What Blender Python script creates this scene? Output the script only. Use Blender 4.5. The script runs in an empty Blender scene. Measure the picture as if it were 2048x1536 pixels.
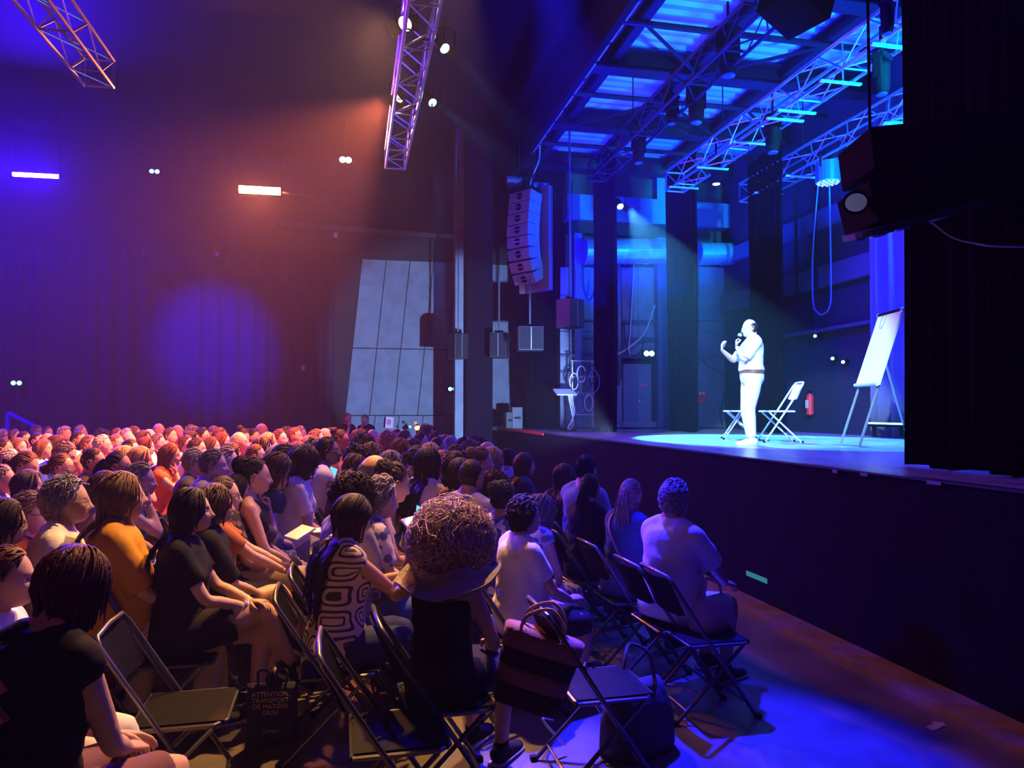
import bpy, math, random, re
import numpy as np
from mathutils import Vector, Matrix, Euler

R = math.radians
C = bpy.context.scene.collection
sc = bpy.context.scene

# ------------------------------------------------------------------ camera, world, exposure
FPX, PITCH, YAW, CAMH = 1479.0, R(1.97), R(12.17), 1.8
cd = bpy.data.cameras.new('camera'); cam = bpy.data.objects.new('camera', cd); C.objects.link(cam)
cd.sensor_width = 36; cd.lens = FPX / 2048 * 36; cd.clip_end = 200; cd.clip_start = 0.05
cam.location = (0, 0, CAMH); cam.rotation_euler = (R(90) + PITCH, 0, -YAW)
sc.camera = cam
CR = Euler((R(90) + PITCH, 0, -YAW)).to_matrix()
FW = Vector((math.sin(YAW), math.cos(YAW), 0))
def ray(px, py): return CR @ Vector(((px - 1024) / FPX, (768 - py) / FPX, -1))
O = Vector((0, 0, CAMH))
def P(px, py, d): r = ray(px, py); return O + r * (d / r.dot(FW))
def PX(px, py, X): r = ray(px, py); return O + r * (X / r.x)
def PY(px, py, Y): r = ray(px, py); return O + r * (Y / r.y)
def PZ(px, py, Z): r = ray(px, py); return O + r * ((Z - CAMH) / r.z)

sc.view_settings.view_transform = 'Standard'; sc.view_settings.look = 'None'
sc.view_settings.gamma = 1; sc.view_settings.use_curve_mapping = False
sc.view_settings.exposure = 0.0
w = bpy.data.worlds.new('world'); sc.world = w; w.use_nodes = True
w.node_tree.nodes['Background'].inputs[0].default_value = (0, 0, 0.001, 1)
sc.cycles.use_denoising = True
HAZE = .0019
sc.cycles.volume_bounces = 0; sc.cycles.max_bounces = 5; sc.cycles.transparent_max_bounces = 8
sc.cycles.sample_clamp_indirect = 4

# ------------------------------------------------------------------ lights
def look(o, tgt): o.rotation_euler = (Vector(tgt) - o.location).to_track_quat('-Z', 'Y').to_euler()
def spot(name, loc, tgt, W, col, ang=40, blend=.5, r=.08):
    l = bpy.data.lights.new(name, 'SPOT'); l.energy = W; l.color = col; l.spot_size = R(ang); l.spot_blend = blend; l.shadow_soft_size = r
    o = bpy.data.objects.new(name, l); C.objects.link(o); o.location = loc; look(o, tgt); return o
def area(name, loc, tgt, W, col, sx=1, sy=.2, spread=180):
    l = bpy.data.lights.new(name, 'AREA'); l.energy = W; l.color = col; l.shape = 'RECTANGLE'; l.size = sx; l.size_y = sy; l.spread = R(spread)
    o = bpy.data.objects.new(name, l); C.objects.link(o); o.location = loc; look(o, tgt); return o
BLUE = (.06, .0, 1.0); CYAN = (.05, .55, 1.0); WARM = (1.0, .36, .10); RED = (1.0, .12, .06); PURP = (.42, .12, 1.0)
TS = 1.34                                                     # stage height
LAMP1, LAMP2 = P(812, 46, 8.6), P(798, 192, 10.6)             # warm front-of-house lamps on the near side of the hall truss
CY1, CY2 = P(888, 95, 8.9), P(864, 204, 10.9)                 # cyan profile spots on the stage side of the hall truss
OBAR, BBAR = P(520, 381, 16.0), P(72, 351, 15.6)              # batten lamps over the back of the audience
spot('warm_key_one', LAMP1 + Vector((-.15, -.1, -.1)), (-3.5, 6.0, 1), 1700, (1, .42, .14), 105, .6, .10)
spot('warm_key_two', LAMP2 + Vector((-.15, -.1, -.1)), (-5.0, 10.8, 0), 17000, (1, .17, .07), 82, .6, .10)
area('orange_batten_light', OBAR + Vector((0, -.12, -.05)), OBAR + Vector((-.5, -6, -4.6)), 700, (1, .20, .05), .8, .12, 140)
area('blue_batten_light', BBAR + Vector((0, -.12, 0)), BBAR + Vector((.6, -6, -1.5)), 2600, (.03, .0, 1), .8, .12, 150)
spot('presenter_key_one', CY1 + Vector((.12, -.05, -.08)), (5.1, 8.9, TS + .75), 3000, (.05, .45, 1), 15, .2, .05)
spot('presenter_key_two', CY2 + Vector((.12, -.05, -.08)), (5.9, 8.9, TS + .6), 3400, (.03, .40, 1), 16, .2, .05)
spot('added_speaker_spot', (-.6, .2, 7.2), (5.5, 9.2, TS + 1.0), 15500, (.50, .88, 1), 17, .25, .06)  # unseen spot, added to push the speaker towards white
WING = P(1240, 412, 16.2)
spot('wing_light', WING + Vector((.12, -.25, -.1)), (6.2, 10.6, TS), 22000, (.07, .48, 1), 34, .15, .05)
# stage: blue wash upwards on deck and trusses, blue on the backdrop, side wall and floor
for k_, (ux, uy, uz, uw) in enumerate(((4.7, 7.6, 5.2, 420), (4.7, 10.2, 4.6, 600), (4.9, 12.6, 4.2, 650), (5.0, 15.2, 4.0, 500), (7.2, 14.6, 4.2, 450), (7.3, 11.2, 4.8, 500), (7.3, 7.6, 5.2, 450))):
    area('added_blue_uplight_%d' % k_, (ux, uy, uz), (ux, uy + .01, 8), uw, (.0, .0 if ux < 6 else .03, 1), 1.5, 1.5, 150)  # unseen upward lamps, added to fill the deck bays with blue
spot('added_cyan_truss_light', (8.3, 5.6, 3.2), (7.2, 11.5, 7.4), 5500, (.0, .28, 1), 74, .7, .2)  # bodiless lamp behind the near curtain, added to light the trusses from below
spot('added_middle_truss_light', (6.35, 4.3, 5.6), (6.35, 12, 6.4), 16000, (.0, .42, 1), 16, .6, .08)  # unseen spot added along the middle truss to turn it cyan
spot('added_rear_truss_light', (8.2, 4.6, 5.6), (8.2, 12.5, 6.4), 18000, (.0, .45, 1), 16, .6, .08)  # second unseen spot added, along the rear truss
spot('blue_backdrop_light', (6.6, 8.2, 6.0), (8.8, 10.4, 3.4), 5000, (.015, 0, 1), 60, .7, .1)
spot('blue_floor_wash', (6.4, 7.0, 6.2), (5.4, 7.6, TS), 3000, (.01, .06, 1), 75, .8, .1)
spot('stage_side_wall_light', (4.6, 9.0, 6.0), (5.8, 16.6, 3.0), 1300, (.16, .24, 1), 42, .8, .1)
spot('blue_moving_head_beam', PX(1425, 368, 6.5), (7.0, 14.0, TS), 160, (.15, .3, 1), 40, .5, .05)
# hall
spot('hall_wall_light', (3.1, 8.5, 1.5), (2.6, 20.4, 3.2), 8000, (.30, .50, 1), 34, .35, .06)
spot('blue_wall_beam', (-4.5, 12.5, 7.6), PY(430, 690, 20.4), 20000, (.01, 0, 1), 24, 1, .1)
spot('added_blue_wall_wash', (-8.5, 15.5, 7.9), (-8.0, 20.4, 2.6), 3500, (.03, 0, 1), 95, 1, .1)  # wide unseen wash, added to turn the end wall blue
spot('blue_aisle_beam', (1.7, 6.6, 6.2), (1.8, 3.5, 0), 17000, (.012, .01, 1), 23, .6, .08)
spot('purple_wash', (-3.2, -1.5, 5.6), (-.2, 4.6, .8), 45, (1, .24, .36), 60, .6, .5)
area('blue_stage_spill', (4.6, 4.2, 5.6), (0.8, 6.2, 1.0), 150, (.05, .01, 1), 2.5, 1.0, 150)
area('blue_stage_spill_deep', (4.4, 11.5, 5.6), (0.5, 11.0, 1.0), 200, (.06, .02, 1), 3.0, 1.0, 150)
spot('amber_floor_light', (.9, 6.4, 6.2), (-.45, 3.9, .3), 8000, (1, .46, .12), 36, .7, .06)

# ------------------------------------------------------------------ small helpers
rng = np.random.default_rng(7); random.seed(7)
class MB:
    """collects geometry for ONE mesh"""
    def __init__(s): s.v = []; s.f = []; s.m = []; s.n = 0
    def add(s, v, f, m=0):
        s.v.append(np.asarray(v, float)); s.f += [tuple(i + s.n for i in q) for q in f]
        s.m += ([m] * len(f) if isinstance(m, int) else list(m)); s.n += len(v)
        return s
    def box(s, c, size, rot=None, m=0):
        x, y, z = [k / 2 for k in size]
        v = np.array([(a, b, d) for a in (-x, x) for b in (-y, y) for d in (-z, z)])
        if rot is not None: v = v @ np.array(rot.to_matrix() if isinstance(rot, Euler) else rot).T
        v = v + np.array(c)
        return s.add(v, [(0, 1, 3, 2), (4, 6, 7, 5), (0, 4, 5, 1), (2, 3, 7, 6), (0, 2, 6, 4), (1, 5, 7, 3)], m)
    def tube(s, pts, r, n=8, side=(0, 1, 0), m=0, caps=True, sq=1.0):
        v, f = tube(pts, r, n, side, caps, sq); return s.add(v, f, m)
    def ball(s, c, r, n=10, k=7, m=0, rot=None):
        r = (r, r, r) if not hasattr(r, '__len__') else r
        v = [(0, 0, 1)]; f = []
        for i in range(1, k):
            t = math.pi * i / k
            for j in range(n):
                a = 2 * math.pi * j / n; v.append((math.sin(t) * math.cos(a), math.sin(t) * math.sin(a), math.cos(t)))
        v.append((0, 0, -1)); L = len(v) - 1
        for j in range(n):
            f.append((0, 1 + j, 1 + (j + 1) % n)); f.append((L, L - n + (j + 1) % n, L - n + j))
            for i in range(k - 2): a = 1 + i * n; f.append((a + j, a + n + j, a + n + (j + 1) % n, a + (j + 1) % n))
        v = np.array(v) * np.array(r)
        if rot is not None: v = v @ np.array(rot).T
        return s.add(v + np.array(c), f, m)
    def arr(s): return (np.concatenate(s.v) if s.v else np.zeros((0, 3))), s.f, s.m
    def mesh(s, name, smooth=False):
        v, f, mi = s.arr(); me = bpy.data.meshes.new(name); me.from_pydata(v.tolist(), [], f)
        me.polygons.foreach_set('material_index', mi)
        if smooth: me.polygons.foreach_set('use_smooth', [True] * len(f))
        me.update(); return me
    def build(s, name, mat, parent=None, smooth=False, loc=None, bevel=0):
        me = s.mesh(name, smooth)
        for q in (mat if isinstance(mat, (list, tuple)) else [mat]): me.materials.append(q)
        return link(name, me, parent, loc, bevel)
def link(name, data, parent=None, loc=None, bevel=0):
    o = bpy.data.objects.new(name, data); C.objects.link(o)
    if parent is not None: o.parent = parent
    if loc is not None: o.location = loc
    if bevel:
        b = o.modifiers.new('bevel', 'BEVEL'); b.width = bevel; b.segments = 2; b.limit_method = 'ANGLE'
    return o
def tube(pts, r, n=8, side=(0, 1, 0), caps=True, sq=1.0):
    p = np.array([tuple(q) for q in pts], float); K = len(p)
    r = [r] * K if not hasattr(r, '__len__') else r
    r = [(q, q) if not hasattr(q, '__len__') else q for q in r]
    t = np.gradient(p, axis=0); t /= np.maximum(np.linalg.norm(t, axis=1, keepdims=True), 1e-9)
    sd = np.array(side, float); v = []; f = []
    if abs(np.dot(t[0], sd)) > .93: sd = np.array((1, 0, 0.1))
    a = np.linspace(0, 2 * math.pi, n, endpoint=False)
    ca, sa = np.cos(a), np.sin(a)
    if sq != 1: ca = np.sign(ca) * abs(ca) ** sq; sa = np.sign(sa) * abs(sa) ** sq
    for i in range(K):
        u = sd - t[i] * np.dot(sd, t[i]); u /= np.linalg.norm(u); w_ = np.cross(t[i], u); sd = u
        v.append(p[i] + np.outer(ca, u) * r[i][0] + np.outer(sa, w_) * r[i][1])
    v = np.concatenate(v)
    for i in range(K - 1):
        for j in range(n):
            f.append((i * n + j, i * n + (j + 1) % n, (i + 1) * n + (j + 1) % n, (i + 1) * n + j))
    if caps: f.append(tuple(range(n - 1, -1, -1))); f.append(tuple((K - 1) * n + j for j in range(n)))
    return v, f
def tag(o, label, cat, group=None):
    o['label'] = label; o['category'] = cat
    if group: o['group'] = group
    return o
def thing(name, label, cat, loc=(0, 0, 0), rz=0, group=None):
    o = bpy.data.objects.new(name, None); C.objects.link(o); o.location = loc; o.rotation_euler = (0, 0, rz)
    o.empty_display_size = .1
    return tag(o, label, cat, group)
def struct(o): o['kind'] = 'structure'; return o
def smooth_path(pts, k=6):
    p = [Vector(q) for q in pts]; out = []
    for i in range(len(p) - 1):
        a = p[max(i - 1, 0)]; b = p[i]; c = p[i + 1]; d = p[min(i + 2, len(p) - 1)]
        for j in range(k):
            t = j / k; out.append(0.5 * ((2 * b) + (c - a) * t + (2 * a - 5 * b + 4 * c - d) * t * t + (3 * b - a - 3 * c + d) * t ** 3))
    out.append(p[-1]); return out

# ------------------------------------------------------------------ materials
MATS = {}
def mat(name, col, rough=.6, metal=0, bump=0, bscale=60, emit=None, es=0, noise=0, nscale=5, spec=.5, kind=None, alt=None, stretch=(1, 1, 1)):
    if name in MATS: return MATS[name]
    m = bpy.data.materials.new(name); m.use_nodes = True; nt = m.node_tree; N = nt.nodes; Lk = nt.links
    b = N['Principled BSDF']; b.inputs['Base Color'].default_value = (*col, 1); b.inputs['Roughness'].default_value = rough
    b.inputs['Metallic'].default_value = metal; b.inputs['Specular IOR Level'].default_value = spec
    if emit: b.inputs['Emission Color'].default_value = (*emit, 1); b.inputs['Emission Strength'].default_value = es
    tc = N.new('ShaderNodeTexCoord'); mp = N.new('ShaderNodeMapping'); mp.inputs['Scale'].default_value = stretch
    Lk.new(tc.outputs['Object'], mp.inputs[0]); V = mp.outputs[0]
    def mth(op, a, b_=None):
        q = N.new('ShaderNodeMath'); q.operation = op
        for i, x in enumerate((a, b_)):
            if x is None: continue
            if isinstance(x, (int, float)): q.inputs[i].default_value = x
            else: Lk.new(x, q.inputs[i])
        return q.outputs[0]
    if bump:
        t = N.new('ShaderNodeTexNoise'); t.inputs['Scale'].default_value = bscale; t.inputs['Detail'].default_value = 4
        Lk.new(V, t.inputs['Vector']); bp = N.new('ShaderNodeBump'); bp.inputs['Strength'].default_value = bump; bp.inputs['Distance'].default_value = .02
        Lk.new(t.outputs[0], bp.inputs['Height']); Lk.new(bp.outputs[0], b.inputs['Normal'])
    if noise:
        t = N.new('ShaderNodeTexNoise'); t.inputs['Scale'].default_value = nscale; t.inputs['Detail'].default_value = 5
        Lk.new(V, t.inputs['Vector']); mx = N.new('ShaderNodeMix'); mx.data_type = 'RGBA'
        c2 = alt or tuple(k * (1 - noise) for k in col)
        mx.inputs[6].default_value = (*col, 1); mx.inputs[7].default_value = (*c2, 1)
        rp = N.new('ShaderNodeMapRange'); rp.inputs[1].default_value = .4; rp.inputs[2].default_value = .62
        Lk.new(t.outputs[0], rp.inputs[0]); Lk.new(rp.outputs[0], mx.inputs[0]); Lk.new(mx.outputs[2], b.inputs['Base Color'])
    if kind:
        sx = N.new('ShaderNodeSeparateXYZ'); Lk.new(V, sx.inputs[0]); fac = None
        if kind == 'squares':      # rounded squares inside each other, printed on fabric
            cells = []
            for k, ax in enumerate(('Y', 'Z')):
                u = mth('MULTIPLY', sx.outputs[ax], 8.0)
                if ax == 'Y': u = mth('ADD', u, mth('MULTIPLY', sx.outputs['X'], 6.0))
                u = mth('FRACT', mth('ADD', u, 20.0)); cells.append(mth('POWER', mth('ABSOLUTE', mth('SUBTRACT', u, .5)), 4.0))
            d = mth('POWER', mth('ADD', cells[0], cells[1]), .25)
            ring1 = mth('MULTIPLY', mth('GREATER_THAN', d, .32), mth('LESS_THAN', d, .42))
            ring2 = mth('MULTIPLY', mth('GREATER_THAN', d, .13), mth('LESS_THAN', d, .2)); fac = mth('ADD', ring1, ring2)
        elif kind == 'stripes':
            fac = mth('GREATER_THAN', mth('FRACT', mth('ADD', mth('MULTIPLY', sx.outputs['Z'], 1.0), 10.0)), .5)
        elif kind in ('dots', 'floral'):
            t = N.new('ShaderNodeTexVoronoi'); t.inputs['Scale'].default_value = 38 if kind == 'dots' else 16
            Lk.new(V, t.inputs['Vector']); fac = mth('LESS_THAN', t.outputs['Distance'], .28 if kind == 'dots' else .42)
        mx = N.new('ShaderNodeMix'); mx.data_type = 'RGBA'; mx.inputs[6].default_value = (*col, 1); mx.inputs[7].default_value = (*alt, 1)
        Lk.new(fac, mx.inputs[0]); Lk.new(mx.outputs[2], b.inputs['Base Color'])
    MATS[name] = m; return m
SKIN = {'l': (.62, .40, .31), 'm': (.52, .31, .22), 'd': (.30, .16, .10), 'p': (.70, .47, .38)}
HAIRC = {'black': (.012, .010, .012), 'dark': (.03, .02, .016), 'brown': (.075, .042, .026), 'auburn': (.13, .045, .025), 'red': (.24, .05, .03),
         'lbrown': (.20, .12, .065), 'blond': (.42, .30, .16), 'grey': (.36, .35, .34), 'dgrey': (.15, .145, .15), 'white': (.70, .68, .66), 'pink': (.66, .50, .52)}
COL = {'white': (.78, .78, .80), 'black': (.007, .007, .010), 'navy': (.02, .03, .09), 'blue': (.05, .10, .32), 'denim': (.05, .09, .20), 'teal': (.02, .22, .34),
       'red': (.55, .04, .03), 'orange': (.75, .16, .03), 'mustard': (.52, .26, .02), 'rust': (.40, .13, .04), 'grey': (.30, .30, .32), 'dgrey': (.08, .08, .09),
       'olive': (.14, .13, .08), 'pink': (.62, .30, .34), 'lav': (.52, .46, .62), 'tan': (.45, .33, .20), 'beige': (.55, .46, .34), 'dred': (.16, .02, .025),
       'lblue': (.30, .42, .66), 'green': (.06, .20, .08), 'brown': (.12, .06, .04), 'plum': (.16, .07, .11), 'royal': (.02, .08, .55)}
def m_skin(k): return mat('skin_' + k, SKIN[k], .5, bump=.12, bscale=45, spec=.4)
def m_hair(k): return mat('hair_' + k, HAIRC[k], .58, spec=.25, bump=.3, bscale=90, noise=.35, nscale=30)
def m_cloth(k):
    if k == 'squares': return mat('cloth_squares', (.72, .62, .50), .8, kind='squares', alt=(.05, .03, .05), bump=.25, bscale=14)
    if k == 'floral': return mat('cloth_floral', (.60, .55, .62), .8, kind='floral', alt=(.10, .10, .30), bump=.25, bscale=14)
    if k == 'bfloral': return mat('cloth_dark_floral', (.03, .03, .05), .8, kind='floral', alt=(.30, .16, .12), bump=.25, bscale=14)
    if k == 'dots': return mat('cloth_dots', (.02, .025, .06), .8, kind='dots', alt=(.42, .42, .5), bump=.25, bscale=14)
    if k == 'paisley': return mat('cloth_blue_motif', (.04, .05, .22), .8, kind='floral', alt=(.68, .66, .72), bump=.25, bscale=14)
    return mat('cloth_' + k, COL[k], .82, bump=.45, bscale=9, spec=.25)
EYEW = mat('eye_white', (.7, .68, .66), .25); EYED = mat('eye_iris', (.03, .018, .01), .15); LIP = mat('lips', (.42, .20, .16), .45)
STEEL = mat('chair_steel', (.14, .14, .16), .33, .75); STEELW = mat('chair_white_steel', (.75, .78, .80), .4, .1)
BLKF = mat('chair_black_vinyl', (.003, .003, .004), .65, bump=.2, bscale=30, spec=.1)

# ------------------------------------------------------------------ people: anatomy
def unit(v): v = np.array(v, float); return v / np.linalg.norm(v)
def ik(a, b, l1, l2, hint):
    a = np.array(a, float); b = np.array(b, float); d = b - a; L = np.linalg.norm(d)
    if L > (l1 + l2) * .995: b = a + d / L * (l1 + l2) * .995; d = b - a; L = np.linalg.norm(d)
    x = (l1 * l1 - l2 * l2 + L * L) / (2 * L); h = math.sqrt(max(l1 * l1 - x * x, 0)); e = d / L
    hv = np.array(hint, float); hv = hv - e * np.dot(hv, e); hv /= max(np.linalg.norm(hv), 1e-6)
    return a + e * x + hv * h, b
RINGS = [(-.10, .135, .10, -.02), (-.05, .168, .13, -.012), (0, .175, .130, -.006), (.08, .158, .118, 0), (.17, .142, .108, .004), (.26, .150, .110, .006),
         (.34, .165, .114, .004), (.41, .172, .108, -.002), (.455, .158, .094, -.008), (.49, .112, .074, -.012), (.52, .062, .060, -.010)]
class Pose:
    def __init__(s, lean=.04, hp=.05, hy=0, hr=0, legs='n', stand=False, wd=1.0, fem=False, belly=0, RA=None, LA=None, tw=0, bend=0, hs=1.0):
        s.lean, s.legs, s.stand, s.wd, s.fem, s.belly, s.hs = lean, legs, stand, wd, fem, belly, hs
        hz = .90 if stand else .545
        s.H = np.array((0, 0, hz)); s.t = np.array((math.sin(lean), 0, math.cos(lean)))
        s.bend = bend   # extra rounding of the upper back
        s.tw = tw
        Sw = .168 * wd
        tr = np.array(Matrix.Rotation(tw, 3, 'Z')); s.tr = tr
        s.Sh = {k: s.sp(.445) + tr @ np.array((0, k * Sw, 0)) for k in (-1, 1)}
        nb = s.sp(.525); up = s.sp(.6) - s.sp(.5); up = unit(up)
        s.nb = nb; s.hc = nb + up * .115 + np.array((.030 + .02 * max(hp, 0), 0, .012 - .02 * abs(hp)))
        s.HR = np.array((Matrix.Rotation(hy, 3, 'Z') @ Matrix.Rotation(hp, 3, 'Y') @ Matrix.Rotation(hr, 3, 'X')))
        s.A = {}
        for k, A in ((-1, RA), (1, LA)):
            A = A or {}
            w_ = A.get('w')
            if w_ is None: w_ = (.30, .07 if not stand else .24, .60) if not stand else (.05, .26, .78)
            w_ = np.array(w_, float) * np.array((1, k if A.get('mir', True) else 1, 1))
            hint = np.array(A.get('h', (-.35, .75, -.8))) * np.array((1, k, 1))
            e, w2 = ik(s.Sh[k], w_, .285, .255, hint)
            hd = unit(np.array(A.get('d', (.9, -.35, -.25))) * np.array((1, k, 1)))
            pn = unit(np.array(A.get('n', (.1, -.25, -1))) * np.array((1, k, 1)))
            s.A[k] = (e, w2, hd, pn, A.get('p', .35))
        s.Lg = {}
        for k in (-1, 1):
            hip = s.H + np.array((0, k * .088, -.02 if not stand else -.03))
            if stand:
                st = legs if isinstance(legs, dict) else {}
                ank = np.array(st.get(k, (.0 + .04 * k, k * .11, .08))); kn, ank = ik(hip, ank, .402, .396, (1, k * .1, 0))
            elif legs == 'cross' and k == -1: kn = np.array((.45, -.01, .625)); ank = np.array((.60, .10, .28))
            elif legs == 'cross': kn = np.array((.44, .07, .49)); ank = np.array((.40, .06, .085))
            elif legs == 'wide': kn = np.array((.43, k * .20, .50)); ank = np.array((.42, k * .20, .085))
            elif legs == 'back': kn = np.array((.45, k * .10, .50)); ank = np.array((.27, k * .09, .085))
            else: kn = np.array((.445, k * .115, .50)); ank = np.array((.44 + .05 * k, k * .12, .085))
            s.Lg[k] = (hip, kn, ank)
        s.top = s.hc + s.HR @ np.array((0, 0, .125 * hs)); s.name = ''
    def sp(s, q):
        b = s.bend * max(q - .15, 0) ** 2
        return s.H + s.t * q + np.array((b, 0, -b * .45))
def body_shell(mb, P_, inf=0.0, torso=(-.2, .53), sleeve=1.0, leg=1.0, neck=True, shoulders=True, loose=0.0, legs=True, skirt=False, legflare=0, arms=True, straps=False):
    wd = P_.wd; tr = P_.tr
    rs = [q for q in RINGS if torso[0] <= q[0] <= torso[1]]
    if torso[1] > -.05:
        pts = []; rad = []
        for (q, a, b, ox) in rs:
            lz = loose * (1 if q < .3 else .4)
            bl = P_.belly * math.exp(-((q - .12) / .11) ** 2)
            wq = a * wd * (1.06 if P_.fem and q < .05 else (.93 if P_.fem and .1 < q < .3 else 1))
            k = min(max((q - .1) / .3, 0), 1)
            pts.append(P_.sp(q) + np.array((ox + bl * .5, 0, 0))); rad.append((wq + inf + lz + bl * .3, b + inf + lz * .8 + bl * .7))
        mb.tube(pts, rad, 20, side=tr @ np.array((0, 1, 0)) if P_.tw else (0, 1, 0), sq=.9)
        if P_.fem and torso[1] > .3 and torso[0] < .2:
            for k in (-1, 1): mb.ball(P_.sp(.325) + tr @ np.array((.075, k * .068 * wd, 0)), .060 + inf + loose * .3, 10, 7)
    if shoulders:
        for k in (-1, 1):
            S = P_.Sh[k]
            mb.tube([P_.sp(.57 if inf == 0 else .515) + np.array((-.012, k * .018, 0)), P_.sp(.505) + tr @ np.array((-.012, k * .075 * wd, 0)), S + np.array((-.006, 0, .006))], [.034 + inf * .8, .040 + inf * 1.3, .050 + inf * 1.2], 10, side=(1, 0, 0))
            mb.ball(S, .054 * (.94 if P_.fem else 1.05) + inf, 10, 7)
    if straps:
        for k in (-1, 1):
            y = k * .095 * wd
            mb.tube([P_.sp(.36) + np.array((.11, y, 0)), P_.sp(.46) + np.array((.085, y, 0)), P_.sp(.515) + np.array((-.01, y, .012)), P_.sp(.46) + np.array((-.112, y, 0)), P_.sp(.37) + np.array((-.122, y, 0))], [(.02, .012)] * 5, 8, side=(0, 1, 0))
    if neck:
        mb.tube([P_.sp(.48), P_.nb, P_.hc + P_.HR @ np.array((-.018, 0, -.05)), P_.hc + P_.HR @ np.array((-.015, 0, 0))], [.062, .054 if P_.fem else .060, .052 if P_.fem else .058, .05], 12)
    f = .90 if P_.fem else 1.0
    if arms:
        for k in (-1, 1):
            e, w_, hd, pn, _ = P_.A[k]; S = P_.Sh[k]
            if sleeve <= 0: continue
            path = [S, S + (e - S) * .33, S + (e - S) * .66, e, e + (w_ - e) * .3, e + (w_ - e) * .65, w_]
            rr = [.052, .047, .043, .038, .040, .034, .0265]
            cum = [0, .165, .33, .5, .65, .82, 1.0]
            pp = []; r2 = []
            for i in range(7):
                if cum[i] <= sleeve + 1e-6: pp.append(path[i]); r2.append(rr[i] * f + inf + loose * (.25 + cum[i] * (1.0 if sleeve < .6 else .2)))
                else:
                    t = (sleeve - cum[i - 1]) / (cum[i] - cum[i - 1])
                    if t > .05: pp.append(path[i - 1] * (1 - t) + path[i] * t); r2.append(rr[i] * f + inf + loose * (.3 + sleeve * .8))
                    break
            if len(pp) > 1: mb.tube(smooth_path(pp, 2), np.interp(np.linspace(0, 1, (len(pp) - 1) * 2 + 1), np.linspace(0, 1, len(pp)), r2).tolist(), 12, side=(0, 0, 1))
    if legs:
        for k in (-1, 1):
            hip, kn, an = P_.Lg[k]
            path = [hip + np.array((-.03, 0, 0)) if not P_.stand else hip, hip * .6 + kn * .4, hip * .25 + kn * .75, kn, kn * .72 + an * .28, kn * .4 + an * .6, an]
            rr = [.098, .088, .069, .058, .056, .046, .036]; cum = [0, .2, .375, .5, .64, .8, 1]
            pp = []; r2 = []
            for i in range(7):
                if cum[i] <= leg + 1e-6: pp.append(path[i]); r2.append(rr[i] * (1.03 if P_.fem and i < 3 else 1) + inf + legflare * cum[i])
                else:
                    t = (leg - cum[i - 1]) / (cum[i] - cum[i - 1])
                    if t > .05: pp.append(path[i - 1] * (1 - t) + path[i] * t); r2.append(rr[i] + inf + legflare)
                    break
            mb.tube(smooth_path(pp, 2), np.interp(np.linspace(0, 1, (len(pp) - 1) * 2 + 1), np.linspace(0, 1, len(pp)), r2).tolist(), 14, side=(0, 1, 0))
            if leg >= 1 and inf == 0: mb.tube([an + np.array((-.05, 0, -.045)), an + np.array((.0, 0, -.03)), an + np.array((.09, 0, -.05)), an + np.array((.15, 0, -.06))], [(.03, .028), (.036, .045), (.042, .026), (.03, .016)], 10)
    if skirt:
        K = (P_.Lg[1][1] + P_.Lg[-1][1]) / 2; h = P_.H + np.array((-.02, 0, -.015))
        mb.tube([h, h * .5 + K * .5, K * .98 + h * .02 + np.array((.03, 0, -.02))], [(.20, .11), (.20, .10), (.19, .095)], 18, side=(0, 1, 0), sq=.8)
def remesh(mb, vox, smooth=4):
    me = mb.mesh('tmp'); o = bpy.data.objects.new('tmp', me); C.objects.link(o)
    q = o.modifiers.new('r', 'REMESH'); q.mode = 'VOXEL'; q.voxel_size = vox
    s_ = o.modifiers.new('s', 'SMOOTH'); s_.iterations = smooth; s_.factor = .5
    dg = bpy.context.evaluated_depsgraph_get(); ev = o.evaluated_get(dg); m2 = ev.to_mesh()
    v = np.empty(len(m2.vertices) * 3); m2.vertices.foreach_get('co', v); v = v.reshape(-1, 3)
    n = len(m2.polygons); ls = np.empty(n, int); m2.polygons.foreach_get('loop_total', ls); li = np.empty(len(m2.loops), int); m2.loops.foreach_get('vertex_index', li)
    f = []; i = 0; li = li.tolist()
    for t in ls.tolist(): f.append(tuple(li[i:i + t])); i += t
    ev.to_mesh_clear(); bpy.data.objects.remove(o); bpy.data.meshes.remove(me)
    return v, f

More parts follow.
